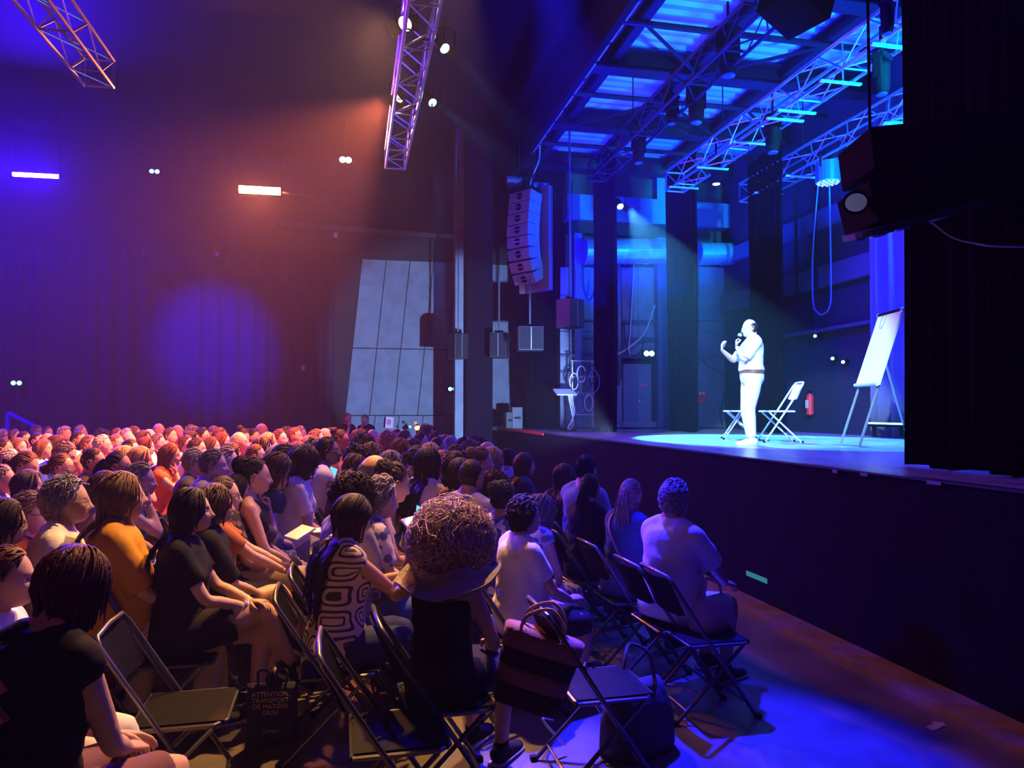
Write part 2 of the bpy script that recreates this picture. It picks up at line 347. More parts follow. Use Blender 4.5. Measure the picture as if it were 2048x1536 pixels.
def head_surface(D, fem=False, jaw=1.0):
    """D: unit directions -> points of the bare head (m), face towards +X, centre between the ears"""
    x, y, z = D[:, 0], D[:, 1], D[:, 2]
    p = np.stack([x * .098, y * .077, z * .118], 1)
    lo = np.clip(-z, 0, 1)
    p[:, 1] *= 1 - .30 * lo ** 1.3 * (1.0 if fem else .85) * jaw
    back = np.clip(-x, 0, 1)
    p[:, 0] += back * lo * .055                      # nape tucks in
    p[:, 0] += np.clip(x + .1, 0, 1) * np.clip(lo * 1.35, 0, 1) ** 1.5 * .034   # jaw stays forward
    p[:, 0] += np.clip(lo - .55, 0, 1) * np.clip(x + .5, 0, 1) * .030
    p[:, 0] -= np.clip(x, 0, 1) * np.clip(z - .15, 0, 1) ** 1.5 * .012
    X, Y, Z = p[:, 0], p[:, 1], p[:, 2]; fr = np.clip((x - .35) / .3, 0, 1)
    g = lambda a, s_: np.exp(-(a / s_) ** 2)
    nose = g(Y, .0115) * np.interp(Z, [-.048, -.040, -.030, .002, .022, .04], [0, .012, .027, .010, .002, 0])
    nose += g(np.abs(Y) - .012, .007) * g(Z + .036, .008) * .007
    p[:, 0] += fr * nose
    p[:, 0] -= fr * g(np.abs(Y) - .031, .014) * g(Z - .004, .012) * .012
    p[:, 0] += fr * g(np.abs(Y) - .028, .022) * g(Z - .024, .008) * (.002 if fem else .005)
    p[:, 0] += fr * g(np.abs(Y) - .040, .018) * g(Z + .025, .018) * .004
    p[:, 0] += fr * g(Y, .022) * (g(Z + .060, .0055) + g(Z + .073, .006)) * .0055
    p[:, 0] -= fr * g(Y, .02) * g(Z + .0665, .003) * .003
    p[:, 0] += fr * g(Y, .022) * g(Z + .100, .014) * (.005 if fem else .009)
    return p
_g = {}
def head_grid(nu=44, nv=34):
    if (nu, nv) in _g: return _g[(nu, nv)]
    D = [(0, 0, 1)]; f = []
    us = np.linspace(0, 2 * np.pi, nu, endpoint=False); us = us - .45 * np.sin(us)   # denser in front
    for i in range(1, nv):
        t = math.pi * i / nv
        for a in us: D.append((math.sin(t) * math.cos(a), math.sin(t) * math.sin(a), math.cos(t)))
    D.append((0, 0, -1)); L = len(D) - 1
    for j in range(nu):
        f.append((0, 1 + j, 1 + (j + 1) % nu)); f.append((L, L - nu + (j + 1) % nu, L - nu + j))
        for i in range(nv - 2): a = 1 + i * nu; f.append((a + j, a + nu + j, a + nu + (j + 1) % nu, a + (j + 1) % nu))
    _g[(nu, nv)] = (np.array(D), f); return _g[(nu, nv)]
def head_mesh(fem, hi=True, hs=1.0):
    mb = MB(); D, f = head_grid(*((46, 38) if hi else (30, 26))); v = head_surface(D, fem)
    mi = []
    for q in f:
        c = v[list(q)].mean(0); mi.append(3 if (c[0] > .08 and abs(c[1]) < .020 and -.0735 < c[2] < -.0585) else 0)
    mb.add(v, f, mi)
    for k in (-1, 1):
        mb.ball((.0735, k * .031, .003), (.0135, .0145, .010), 10, 8, 1); mb.ball((.0835, k * .031, .003), (.0045, .006, .006), 8, 6, 2)
        mb.tube([(.077, k * .017, .008), (.0855, k * .031, .0135), (.076, k * .045, .007)], .0028, 6, m=0)     # upper lid
        mb.ball((-.004, k * .078, -.008), (.018, .007, .032), 10, 8, 0, rot=np.array(Euler((0, .25, k * .35)).to_matrix()))   # ear
        mb.tube([(.006, k * .083, .015), (-.010, k * .090, .022), (-.024, k * .090, .006), (-.016, k * .086, -.02), (-.002, k * .082, -.036)], .0042, 6, m=0)
    v, f, m = mb.arr(); return v * hs, f, m
def hand_mesh(k, curl=.35, th=.5):
    """wrist at origin, fingers +x, palm faces -z, k=+1 left (thumb -y), k=-1 right (thumb +y)"""
    mb = MB(); s_ = -k
    mb.tube([(-.015, 0, 0), (.01, 0, 0), (.04, 0, -.001), (.075, 0, -.003), (.092, 0, -.006)], [(.024, .019), (.028, .016), (.038, .016), (.041, .014), (.036, .011)], 12, side=(0, 1, 0))
    for i, (y, L, r) in enumerate(((.030, .073, .0085), (.0105, .082, .0088), (-.010, .076, .0085), (-.029, .060, .0075))):
        y *= s_; p = np.array((.080 if i < 3 else .074, y, -.004)); a = 0; pts = [p - np.array((.02, 0, 0)), p]
        for j, fr in enumerate((.45, .30, .25)):
            a += curl * (1.0, 1.25, .9)[j] * (1 + .12 * i); p = p + np.array((math.cos(a), y * .9 * (1 - curl), -math.sin(a))) * L * fr; pts.append(p)
        mb.tube(pts, [r, r * 1.02, r * .95, r * .88, r * .66], 7, side=(0, 1, 0))
    a = .55 + th * .3
    pts = [np.array((.012, s_ * .018, -.004)), np.array((.035, s_ * .040, -.012)), np.array((.060, s_ * (.054 - .02 * curl), -.022 - .02 * curl)), np.array((.082, s_ * (.058 - .035 * curl), -.030 - .03 * curl))]
    mb.tube(pts, [.014, .0125, .010, .0075], 8, side=(0, 0, 1))
    return mb.arr()
def frame(x, z):
    x = unit(x); z = np.array(z, float); z = z - x * np.dot(x, z); z = unit(z); y = np.cross(z, x); return np.stack([x, y, z], 1)

MESHC = {}
def body_mesh(key, P_, vox=.014, hi=True, head_off=None):
    if key in MESHC: return MESHC[key]
    mb = MB(); body_shell(mb, P_)
    v, f = remesh(mb, vox, 3); out = MB().add(v, f, 0)
    hv, hf, hm = head_mesh(P_.fem, hi, P_.hs); out.add(hv @ P_.HR.T + P_.hc, hf, hm)
    for k in (-1, 1):
        e, w_, hd, pn, cl = P_.A[k]; a, b_, c = hand_mesh(k, cl)
        Fm = frame(hd, -pn); out.add(a @ Fm.T + w_, b_, 0)
    MESHC[key] = out.mesh('body', True); return MESHC[key]
TOPS = {'tee': dict(sleeve=.33, inf=.016, loose=.016), 'sleeveless': dict(sleeve=.06, inf=.015, loose=.014), 'long': dict(sleeve=.98, inf=.017, loose=.014),
        'half': dict(sleeve=.47, inf=.016, loose=.03), 'tank': dict(sleeve=0, inf=.010, loose=.008, torso=(-.1, .42), shoulders=False, straps=True, arms=False), 'jacket': dict(sleeve=.98, inf=.02, loose=.02), 'tucked': dict(sleeve=.45, inf=.016, loose=.020, torso=(.08, .50))}
def top_mesh(key, P_, style, vox=.015):
    if key in MESHC: return MESHC[key]
    mb = MB(); kw = dict(torso=(-.1, .50), neck=False, legs=False); kw.update(TOPS[style]); body_shell(mb, P_, **kw)
    if style != 'tank': mb.tube([P_.sp(.47), P_.sp(.522) + np.array((.0, 0, 0))], [(.10, .095), (.074, .078)], 16)
    if style in ('jacket', 'long', 'half', 'tucked'):      # collar
        mb.tube([P_.sp(.50), P_.sp(.545) + np.array((.0, 0, 0))], [(.075, .075), (.066, .066)], 14)
    v, f = remesh(mb, vox, 3)
    nrm = np.random.default_rng(abs(hash(key)) % 999); w_ = np.zeros(len(v))
    for _ in range(6):
        k = nrm.normal(size=3) * (16, 30, 42); w_ += np.sin(v @ k + nrm.uniform(0, 6))
    c = v.mean(0); d = v - c; d /= np.linalg.norm(d, axis=1, keepdims=True) + 1e-6
    v = v + d * (w_ * .0026 * np.clip(((P_.sp(.42)[2] + .04) - v[:, 2]) * 6, .15, 1))[:, None]
    MESHC[key] = MB().add(v, f, 0).mesh('top', True); return MESHC[key]
def bottoms_mesh(key, P_, style, vox=.016):
    if key in MESHC: return MESHC[key]
    mb = MB()
    if style == 'skirt': body_shell(mb, P_, inf=.014, torso=(-.12, .09), neck=False, shoulders=False, arms=False, leg=.32, skirt=True)
    else: body_shell(mb, P_, inf=.012, torso=(-.12, .09), neck=False, shoulders=False, arms=False, leg={'shorts': .33, 'bermuda': .46, 'trousers': .97}[style], legflare=.012 if style != 'shorts' else .03)
    v, f = remesh(mb, vox, 3); MESHC[key] = MB().add(v, f, 0).mesh('bottoms', True); return MESHC[key]
def shoes_mesh(key, P_):
    if key in MESHC: return MESHC[key]
    mb = MB()
    for k in (-1, 1):
        hip, kn, an = P_.Lg[k]; shin = unit(an - kn); fx = np.array((1, 0, 0)); tilt = 0
        if P_.legs == 'cross' and k == -1: fx = unit((.75, .1, -.55))
        if P_.stand and isinstance(P_.legs, dict): fx = unit(P_.legs.get('f%d' % k, (1, 0, 0)))
        up = unit(np.cross(fx, np.cross((0, 0, 1), fx)))
        q = lambda a, b: an + fx * a + up * b
        mb.tube([q(-.075, -.035), q(-.06, -.03), q(0, -.025), (q(.07, -.04)), q(.13, -.052), q(.185, -.058), q(.20, -.062)], [(.02, .02), (.036, .045), (.040, .052), (.044, .038), (.046, .028), (.034, .022), (.012, .01)], 12, side=np.cross(up, fx), m=0)
        mb.box(q(.06, -.075), (.26, .085, .018), rot=np.stack([fx, np.cross(up, fx), up], 1), m=1)
        mb.tube([q(0.0, .0), q(-.005, .03)], [(.042, .042), (.044, .046)], 12, m=0)
    MESHC[key] = mb.mesh('shoes', True); return MESHC[key]

# ------------------------------------------------------------------ hair
HS = {  # n locks, steps, step length, volume, curl radius, curl freq, width, comb(x,z), jitter, extra
 'short': (340, 4, .014, .012, 0, 0, .012, (-.6, -.7), .35, ''), 'crop': (200, 3, .009, .006, 0, 0, .012, (-.5, -.8), .3, ''),
 'quiff': (420, 5, .015, .024, 0, 0, .012, (-.9, .1), .9, ''), 'fringe': (150, 3, .016, .008, 0, 0, .012, (-.4, -.9), .4, 'bald'), 'bald': (60, 3, .008, .003, 0, 0, .010, (-.4, -.9), .3, 'bald'),
 'shortf': (460, 6, .015, .028, .006, 1.6, .011, (-.6, -.6), .5, ''), 'pixie': (400, 6, .016, .022, 0, 0, .012, (-.7, -.5), .4, ''),
 'bob': (400, 8, .021, .020, .001, 1, .014, (-.35, -1), .15, 'fall'), 'wavybob': (400, 9, .021, .028, .006, 1.0, .014, (-.3, -1), .35, 'fall'),
 'long': (400, 15, .027, .018, .001, 1, .014, (-.45, -1), .12, 'fall'), 'longwavy': (400, 15, .025, .022, .006, .9, .014, (-.45, -1), .3, 'fall'),
 'curlylong': (420, 20, .02, .03, .012, 1.5, .011, (-.4, -1), .4, 'fall'), 'curly': (560, 8, .016, .036, .010, 2.0, .010, (-.3, -.9), .8, ''),
 'bigcurl': (2200, 17, .0185, .115, .014, 1.8, .0068, (-.25, -.8), .9, ''), 'pony': (280, 7, .024, .008, 0, 0, .013, (-1, .12), .05, 'pony'), 'bun': (280, 7, .022, .008, 0, 0, .013, (-1, .35), .05, 'bun'),
 'lowbun': (280, 7, .024, .009, .002, 1, .013, (-1, -.35), .1, 'lowbun'), 'updo': (300, 8, .02, .014, .004, 1.5, .013, (-1, .3), .3, 'updo')}
def ell(D): return head_surface(D)
def hair_mesh(style, var=0, dens=1.0, HR=None):
    B = np.eye(3) if HR is None else HR
    key = ('hair', style, var, dens)
    if key in MESHC: return MESHC[key]
    r = np.random.default_rng(11 + var * 17 + len(style) * 3); n, K, st, vol, cr, cf, wid, comb, jit, ex = HS[style]; n = int(n * dens); wid = wid / math.sqrt(dens)
    def allowed(D):
        x, y, z = D[:, 0], D[:, 1], D[:, 2]
        a = (x < .10 + .70 * np.clip(z, 0, 1) ** 1.1) & (z > -.62 + .25 * np.clip(x, -1, 1)) & ~((np.abs(y) > .8) & (z < .05) & (x > -.3) & (x < .25))
        if 'bald' == ex: a &= (z < .42 + .12 * (-x)) & (x < .12) & (z > -.5)
        return a
    D = r.normal(size=(n * 6, 3)); D /= np.linalg.norm(D, axis=1, keepdims=True); D = D[allowed(D)][:n]; n = len(D)
    p = ell(D); pts = [p + D * .001]; d = D.copy(); free = np.zeros(n, bool); ph = r.uniform(0, 6.28, n); lenv = r.uniform(.75, 1.1, n)
    J = r.normal(size=(n, 3)) * jit * .5; out = D.copy(); fp = p.copy()
    sgn = np.where(np.abs(D[:, 1]) < .06, np.sign(r.normal(size=n)), np.sign(D[:, 1]))
    for k in range(1, K + 1):
        c = np.array((comb[0], 0, comb[1])) + J; c[:, 1] += sgn * (.55 if ex in ('fall', '') and k < K * .5 else .0)
        if ex in ('pony', 'bun', 'lowbun', 'updo'): c[:, 1] -= d[:, 1] * .5
        tg = c - d * np.sum(c * d, 1, keepdims=True); tg /= np.linalg.norm(tg, axis=1, keepdims=True) + 1e-6
        stp = (st * lenv)[:, None]
        dn = d + tg * stp / .1; dn /= np.linalg.norm(dn, axis=1, keepdims=True)
        if ex in ('pony', 'bun', 'lowbun', 'updo'):
            stop = d[:, 0] < -.93; dn[stop] = d[stop]
        d = np.where(free[:, None], d, dn)
        lift = vol * (.35 + .65 * min(1, k / 4)) * (1 + .25 * np.sin(ph))
        sp_ = ell(d) + d * (lift)[:, None]
        if ex == 'fall':
            dw = d @ B.T; newfree = (~free) & (dw[:, 2] < -.18); fp[newfree] = sp_[newfree]; free |= newfree
            q = fp @ B.T                                  # upright axes: hair falls with gravity whatever the head does
            q[free] += np.stack([-.16 * (dw[free, 0] > -.5) - .02, sgn[free] * .03, -np.ones(free.sum())], 1) * stp[free] + J[free] * .006
            q[free, 0] = np.minimum(q[free, 0], .045 + (B @ np.array((0, 0, .1)))[0])
            deep = free & (q[:, 2] < -.13); lim = np.interp(q[deep, 2], [-.30, -.20, -.13], [-.195, -.175, -.11]); q[deep, 0] = np.minimum(q[deep, 0], np.where(np.abs(q[deep, 1]) < .12, lim - r.uniform(0, .02, deep.sum()), .02))
            fp = np.where(free[:, None], q @ B, fp)
            sp_ = np.where(free[:, None], fp, sp_)
        pts.append(sp_.copy())
    A = np.stack(pts, 1)
    if cr:
        e1 = np.cross(D, (0.2, .1, 1)); e1 /= np.linalg.norm(e1, axis=1, keepdims=True) + 1e-6; e2 = np.cross(D, e1); kk = np.arange(K + 1); am = cr * np.minimum(1, kk / 3)
        an = ph[:, None] + kk[None] * cf
        A = A + (np.cos(an) * am)[..., None] * e1[:, None] + (np.sin(an) * am)[..., None] * D[:, None] * 1.0 + (np.sin(an + 1) * am * .5)[..., None] * e2[:, None]
    mb = MB()
    def locks(A, wid, flat=.45):
        n, K1, _ = A.shape; tg = np.gradient(A, axis=1); tg /= np.linalg.norm(tg, axis=2, keepdims=True) + 1e-9
        rad = A - np.array((0, 0, -.05)); rad /= np.linalg.norm(rad, axis=2, keepdims=True) + 1e-9
        sd = np.cross(tg, rad); sd /= np.linalg.norm(sd, axis=2, keepdims=True) + 1e-9; nn = np.cross(sd, tg)
        tp = np.interp(np.linspace(0, 1, K1), [0, .15, .75, 1], [.7, 1, .85, .25])[None, :, None] * wid
        V = np.stack([A + sd * tp * .6 - nn * tp * .15, A + nn * tp * flat, A - sd * tp * .6 - nn * tp * .15], 2).reshape(-1, 3)
        f = []
        for i in range(n):
            for k in range(K1 - 1):
                b = (i * K1 + k) * 3
                for j in range(3): f.append((b + j, b + (j + 1) % 3, b + 3 + (j + 1) % 3, b + 3 + j))
        mb.add(V, f, 0)
    locks(A, wid)
    # scalp cap so that no skin shows between the locks
    Dg, fg = head_grid(36, 28); al = allowed(Dg); v = head_surface(Dg) + Dg * (.0035 + vol * .45); fs = [q for q in fg if all(al[i] for i in q)]
    use = sorted({i for q in fs for i in q}); mp = {a: i for i, a in enumerate(use)}
    if fs: mb.add(v[use], [tuple(mp[i] for i in q) for q in fs], 0)
    if ex == 'pony':
        m = 70; t = np.linspace(0, 1, 9); B = np.zeros((m, 9, 3)); o = r.normal(size=(m, 3)) * .012
        B[:, :, 0] = -.105 - .045 * np.sin(t * 2.2) + o[:, :1] * (1 + t); B[:, :, 1] = o[:, 1:2] * (.6 + 1.6 * t); B[:, :, 2] = .035 + .03 * np.sin(t * 3) - .26 * t * r.uniform(.8, 1.1, (m, 1)) + o[:, 2:]
        locks(B, .014); mb.tube([(-.100, 0, .035), (-.118, 0, .04)], .021, 10)
    if ex in ('bun', 'lowbun', 'updo'):
        c = {'bun': (-.075, 0, .105), 'lowbun': (-.125, 0, -.02), 'updo': (-.09, 0, .07)}[ex]; R0 = {'bun': .042, 'lowbun': .042, 'updo': .05}[ex]
        mb.ball(c, R0 * .85, 12, 8); m = 60 if ex != 'updo' else 120; t = np.linspace(0, 1, 8)
        ax = r.normal(size=(m, 3)); ax /= np.linalg.norm(ax, axis=1, keepdims=True); b1 = np.cross(ax, (0, .3, 1)); b1 /= np.linalg.norm(b1, axis=1, keepdims=True); b2 = np.cross(ax, b1)
        an = r.uniform(0, 6, (m, 1)) + t * 2.4; rr = R0 * (1 + (.25 * t if ex == 'updo' else 0) + r.uniform(-.05, .12, (m, 1)))
        locks(np.array(c) + (np.cos(an) * rr)[..., None] * b1[:, None] + (np.sin(an) * rr)[..., None] * b2[:, None], .011)
    # eyebrows
    for k in (-1, 1): mb.tube([(.083, k * .016, .0205), (.0875, k * .030, .025), (.076, k * .046, .020)], [.0025, .0032, .002], 6)
    MESHC[key] = mb.mesh('hair', True); return MESHC[key]
def glasses_mesh(thin=False):
    key = ('glasses', thin)
    if key in MESHC: return MESHC[key]
    mb = MB(); r = .0013 if thin else .0022
    for k in (-1, 1):
        pts = [(.100 - .006 * (abs(math.sin(a)) * .2) - (.008 if math.cos(a) > .5 else 0) * 1, k * (.032 + .023 * math.cos(a)), .001 + .018 * math.sin(a)) for a in np.linspace(0, 2 * math.pi, 17)]
        mb.tube(pts, r, 6, side=(1, 0, 0), caps=False); mb.tube([(.092, k * .055, .006), (.05, k * .076, .006), (-.005, k * .082, .006), (-.02, k * .080, -.006)], r, 6, side=(0, 0, 1))
        mb.tube([(.0985, k * .032 + .018 * 0, .001), (.0995, k * .032, .001)], [(.022, .017), (.022, .017)], 14, side=(0, 1, 0), m=1)
    mb.tube([(.103, -.010, .005), (.106, 0, .008), (.103, .010, .005)], r, 6, side=(0, 0, 1))
    MESHC[key] = mb.mesh('glasses'); return MESHC[key]
def beard_mesh():
    if 'beard' in MESHC: return MESHC['beard']
    D, f = head_grid(46, 38); v = head_surface(D); x, y, z = v[:, 0], v[:, 1], v[:, 2]
    al = ((z < -.05) & (x > .0) & ~((z > -.078) & (np.abs(y) < .022) & (z < -.055))) | ((z < -.01) & (np.abs(y) > .055) & (x > 0) & (x < .05)) | ((z < -.045) & (z > -.056) & (np.abs(y) < .03) & (x > .06))
    al &= z > -.117
    v = v + D * .005; fs = [q for q in f if all(al[i] for i in q)]; use = sorted({i for q in fs for i in q}); mp = {a: i for i, a in enumerate(use)}
    mb = MB().add(v[use], [tuple(mp[i] for i in q) for q in fs]); MESHC['beard'] = mb.mesh('beard', True); return MESHC['beard']
LENS = bpy.data.materials.new('lens_glass'); LENS.use_nodes = True
_n = LENS.node_tree.nodes; _b = _n['Principled BSDF']; _b.inputs['Base Color'].default_value = (.9, .9, .95, 1); _b.inputs['Alpha'].default_value = .22; _b.inputs['Roughness'].default_value = .05
GLF = mat('glasses_frame', (.02, .02, .025), .25); GLM = mat('glasses_metal', (.5, .5, .5), .3, .8)
SHOEM = mat('shoe_sole', (.5, .5, .5), .7)
def put(name, me, root, mats, M=None, hs=1.0):
    if len(me.materials) == 0:
        for q in mats: me.materials.append(q)
    o = bpy.data.objects.new(name, me); C.objects.link(o); o.parent = root
    for i, q in enumerate(mats):
        if i < len(o.material_slots) and me.materials[i] != q: o.material_slots[i].link = 'OBJECT'; o.material_slots[i].material = q
    if M is not None: o.matrix_local = M
    return o
def make_person(key, P_, hair, hc, skin, top, tc, bot, bc, label, group=None, far=False, glasses=None, beard=False, shoes='black', var=0, cat='person', dens=1.0):
    root = thing('person', label, cat, group=group)
    hi = not far; vb = (.013 if dens > 1.5 or P_.stand else .0165) if hi else .020
    put('body', body_mesh(('b', key), P_, vb, hi), root, [m_skin(skin), EYEW, EYED, LIP])
    put('top', top_mesh(('t', key, top), P_, top, vb + .002), root, [m_cloth(tc)])
    put({'skirt': 'skirt', 'shorts': 'shorts', 'bermuda': 'shorts', 'trousers': 'trousers'}[bot], bottoms_mesh(('l', key, bot), P_, bot, vb + .004), root, [m_cloth(bc)])
    put('shoes', shoes_mesh(('s', key), P_), root, [m_cloth(shoes), SHOEM])
    HM = Matrix.Translation(Vector(P_.hc)) @ Matrix([list(r_) for r_ in P_.HR]).to_4x4() @ Matrix.Scale(P_.hs, 4)
    put('hair', hair_mesh(hair, var if hi else 0, dens if hi else .5, P_.HR if hi else None), root, [m_hair(hc)], HM)
    if beard: put('beard', beard_mesh(), root, [m_hair(hc)], HM)
    if glasses: put('glasses', glasses_mesh(glasses == 'thin'), root, [GLM if glasses == 'thin' else GLF, LENS], HM)
    return root

# ------------------------------------------------------------------ the setting
BLK = mat('black_paint', (.003, .003, .004), .7, bump=.1, spec=.06)
VB = mat('velvet_black', (.0015, .0015, .002), .9, spec=.05)
BLKG = mat('black_matt_velvet', (.0007, .0007, .001), .95, bump=.25, bscale=20, spec=.02)
FLOOR = mat('hall_floor', (.15, .135, .13), .38, bump=.06, bscale=18, noise=.35, nscale=2.2)
STG = mat('stage_floor', (.30, .32, .35), .28, bump=.05, bscale=14, noise=.4, nscale=3, stretch=(3, .5, 1))
LEDGE = mat('ledge_board', (.24, .20, .18), .6, noise=.3, nscale=6)
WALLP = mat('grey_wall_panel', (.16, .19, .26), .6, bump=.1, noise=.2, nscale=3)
WALLD = mat('dark_wall', (.007, .007, .014), .75, bump=.2, bscale=8, noise=.3, nscale=2)
BACKW = mat('rear_wall', (.006, .007, .03), .7, bump=.1)
DECK = mat('roof_deck_metal', (.42, .44, .52), .5, .2)
GIRD = mat('girder_paint', (.008, .008, .013), .55, .0, spec=.12)
ALU = mat('truss_aluminium', (.62, .63, .66), .28, .85)
CURT = mat('black_curtain', (.0015, .0015, .0025), .95, bump=.3, bscale=12, spec=.05)
BCURT = mat('grey_backdrop_cloth', (.10, .10, .16), .9, bump=.3, bscale=12)
GALV = mat('galvanised_duct', (.38, .42, .48), .4, .6, noise=.2, nscale=8)
CAB = mat('cable_rubber', (.012, .012, .014), .6)
CABW = mat('cable_pale', (.55, .55, .60), .5)
GRILL = mat('speaker_grille', (.02, .02, .028), .5, .3, bump=.6, bscale=300)

def slab(name, x0, x1, y0, y1, z0, z1, m, parent=None):
    o = MB().box(((x0 + x1) / 2, (y0 + y1) / 2, (z0 + z1) / 2), (x1 - x0, y1 - y0, z1 - z0)).build(name, m, parent)
    return o
XS, XB, YE, YH = 3.70, 8.9, 16.6, 20.5
struct(slab('floor', -13, XS, -3, YH, -.12, 0, FLOOR))
struct(slab('ceiling', -13, 3.62, -3, YH + .2, 8.6, 8.7, BLK))
struct(slab('wall_left', -13.2, -13, -3, YH, 0, 8.6, BLK))
struct(slab('wall_back', -13.2, XB + .2, -3.2, -3, 0, 9.6, BLK))
struct(slab('wall_right', XB + .0, XB + .2, -3, YE + .2, TS, 9.6, BACKW))
# hall end wall: dark cloth-like left part, raking grey panels on the right part
hw = struct(slab('wall_end', -13, 4.9, YH, YH + .2, 0, 8.6, WALLD))
xs = [-.2, .45, 1.1, 1.75, 2.4, 3.05, 3.7, 4.85]
for i in range(len(xs) - 1):                       # grey panels with recessed joints, in two courses
    a, b = xs[i] + .012, xs[i + 1] - .012
    for z0, z1 in ((.05, 1.62), (1.65, 3.45), (3.48, 5.9)):
        sh = .10 if i < 5 else 0                   # upper boards lean
        v = [(a, YH, z0), (b, YH, z0), (b + sh * (z1 - z0), YH, z1), (a + sh * (z1 - z0), YH, z1)]
        off = sh * (0 if z0 < 1 else (z0 - 1.6)) ; v = [(x + off, y, z) for x, y, z in v]
        m_ = MB().add([(x, y - .03, z) for x, y, z in v] + [(x, y, z) for x, y, z in v], [(0, 1, 2, 3), (4, 7, 6, 5), (0, 4, 5, 1), (1, 5, 6, 2), (2, 6, 7, 3), (3, 7, 4, 0)])
        m_.build('wall_panel', WALLP, hw)
# tall dark cloth hangings over the left part of the end wall
def curtain_mesh(p0, p1, z0, z1, folds, amp, rows=6, seed=0, hem=.04, sway=0):
    r = random.Random(seed); n = folds * 8; p0 = Vector((*p0, 0)); p1 = Vector((*p1, 0)); d = p1 - p0; nn = Vector((-d.y, d.x, 0)).normalized()
    ph = [r.uniform(-.5, .5) for _ in range(folds + 1)]; v = []; f = []
    for k in range(rows + 1):
        t = k / rows; z = z0 + (z1 - z0) * t
        for i in range(n + 1):
            s_ = i / n; q = s_ * folds; j = min(int(q), folds - 1); pp = ph[j] * (1 - (q - j)) + ph[j + 1] * (q - j)
            a = amp * math.sin(2 * math.pi * q + pp * 2) * (.55 + .45 * (1 - t)) * (1 + .4 * pp) + amp * .3 * math.sin(5.1 * q + 3 * t)
            p = p0 + d * (s_ + sway * (1 - t) ** 3 * (s_ - .5)) + nn * a; v.append((p.x, p.y, z + (hem * math.sin(q * 2) * .3 if k == 0 else 0)))
    for k in range(rows):
        for i in range(n): b = k * (n + 1) + i; f.append((b, b + 1, b + n + 2, b + n + 1))
    return v, f
def curtain(name, p0, p1, z0, z1, folds, amp, m, seed=0, parent=None, sway=0):
    v, f = curtain_mesh(p0, p1, z0, z1, folds, amp, 8, seed, sway=sway); o = MB().add(v, f).build(name, m, parent, smooth=True)
    q = o.modifiers.new('thick', 'SOLIDIFY'); q.thickness = .012; return o
hang = curtain('wall_hanging', (-12.9, YH - .14), (-.5, YH - .14), 0.02, 6.0, 30, .07, mat('wall_cloth', (.010, .011, .04), .85, bump=.3, bscale=10), 3)
tag(hang, 'dark pleated cloth hanging along the far end wall behind the audience', 'curtain')
# column and proscenium
pl = struct(slab('wall_pillar', 2.62, 3.24, 17.2, 17.9, 0, 8.6, mat('pillar_paint', (.003, .004, .012), .7, spec=.05)))
struct(slab('trim_1', 2.40, 2.60, 17.6, 17.9, 0, 8.6, WALLP))
struct(slab('wall_header', 3.58, 3.70, -3, YE + 3.9, 7.25, 9.6, BLK))
struct(slab('wall_stage_side', 4.75, XB + .2, YE, YE + .2, TS - .3, 9.6, WALLD))
struct(slab('wall_stage_return', 4.75, 4.87, YE, YH, 0, 9.6, WALLD))
# stage
struct(slab('stage_platform', XS + .06, XB + .2, -3, YH, TS - .10, TS, STG))
struct(slab('stage_front', XS, XS + .06, -3, 19.0, 0, TS - .012, mat('stage_front_board', (.005, .004, .014), .85, spec=.05, bump=.1, noise=.3, nscale=4)))
struct(slab('trim_2', XS - .02, XS + .06, -3, 14.2, TS - .012, TS + .004, mat('stage_lip', (.04, .04, .06), .3)))
struct(slab('trim_3', XS - .02, XS + .06, 14.2, 19.0, TS - .05, TS + .004, mat('red_lit_stage_lip', (.5, .02, .02), .5)))  # red lamp glow along the far lip, put into its colour
struct(slab('trim_4', 3.42, XS, -3, 19.0, 0, .035, LEDGE))
# roof deck: real corrugated sheet, ridges running across the stage depth
v = []; f = []; ys = []; y = -1.0
while y < YE: ys += [(y, 0), (y + .05, .05), (y + .13, .05), (y + .18, 0)]; y += .25
for (yy, dz) in ys: v += [(3.74, yy, 7.75 + dz), (XB, yy, 7.75 + dz)]
for i in range(len(ys) - 1): f.append((2 * i, 2 * i + 1, 2 * i + 3, 2 * i + 2))
rd = struct(MB().add(v, f).build('ceiling_deck', DECK)); q = rd.modifiers.new('t', 'SOLIDIFY'); q.thickness = .01
struct(slab('ceiling_top', 3.2, XB + .2, -3, YE + .2, 8.0, 8.1, BLK))
# smooth acoustic trays hung between the girders on the left two bays
def ibeam(mb, a, b, h=.36, w_=.18):
    a = Vector(a); b = Vector(b); d = (b - a).normalized(); L = (b - a).length; c = (a + b) / 2; s_ = d.cross(Vector((0, 0, 1))).normalized(); up = s_.cross(d)
    rot = Matrix((d, s_, up)).transposed()
    mb.box(c, (L, .02, h), rot); mb.box(c + up * h / 2, (L, w_, .025), rot); mb.box(c - up * h / 2, (L, w_, .025), rot)
gt = thing('roof_girder_grid', 'dark steel girders, bars and braces under the blue lit stage roof', 'girders', (6.2, 10, 7.5))
def gpart(name, mb, m=GIRD):
    o = mb.build(name, m, gt); o.matrix_parent_inverse = gt.matrix_world.inverted() if False else Matrix.Translation((-6.2, -10, -7.5)); return o
for yy in (3.8, 6.3, 8.8, 11.3, 13.8, 16.2):
    mb = MB(); ibeam(mb, (3.7, yy, 7.5), (XB, yy, 7.5), .32, .30); gpart('girder', mb)
for yy in (5.0, 7.5, 10.0, 12.5, 15.0): gpart('cross_bar', MB().tube([(3.7, yy, 7.45), (XB, yy, 7.45)], .05, 8, side=(0, 0, 1)))
for xx in (4.15, 5.6, 7.2):
    mb = MB(); ibeam(mb, (xx, -1, 7.6), (xx, YE, 7.6), .2, .14); gpart('long_beam', mb)
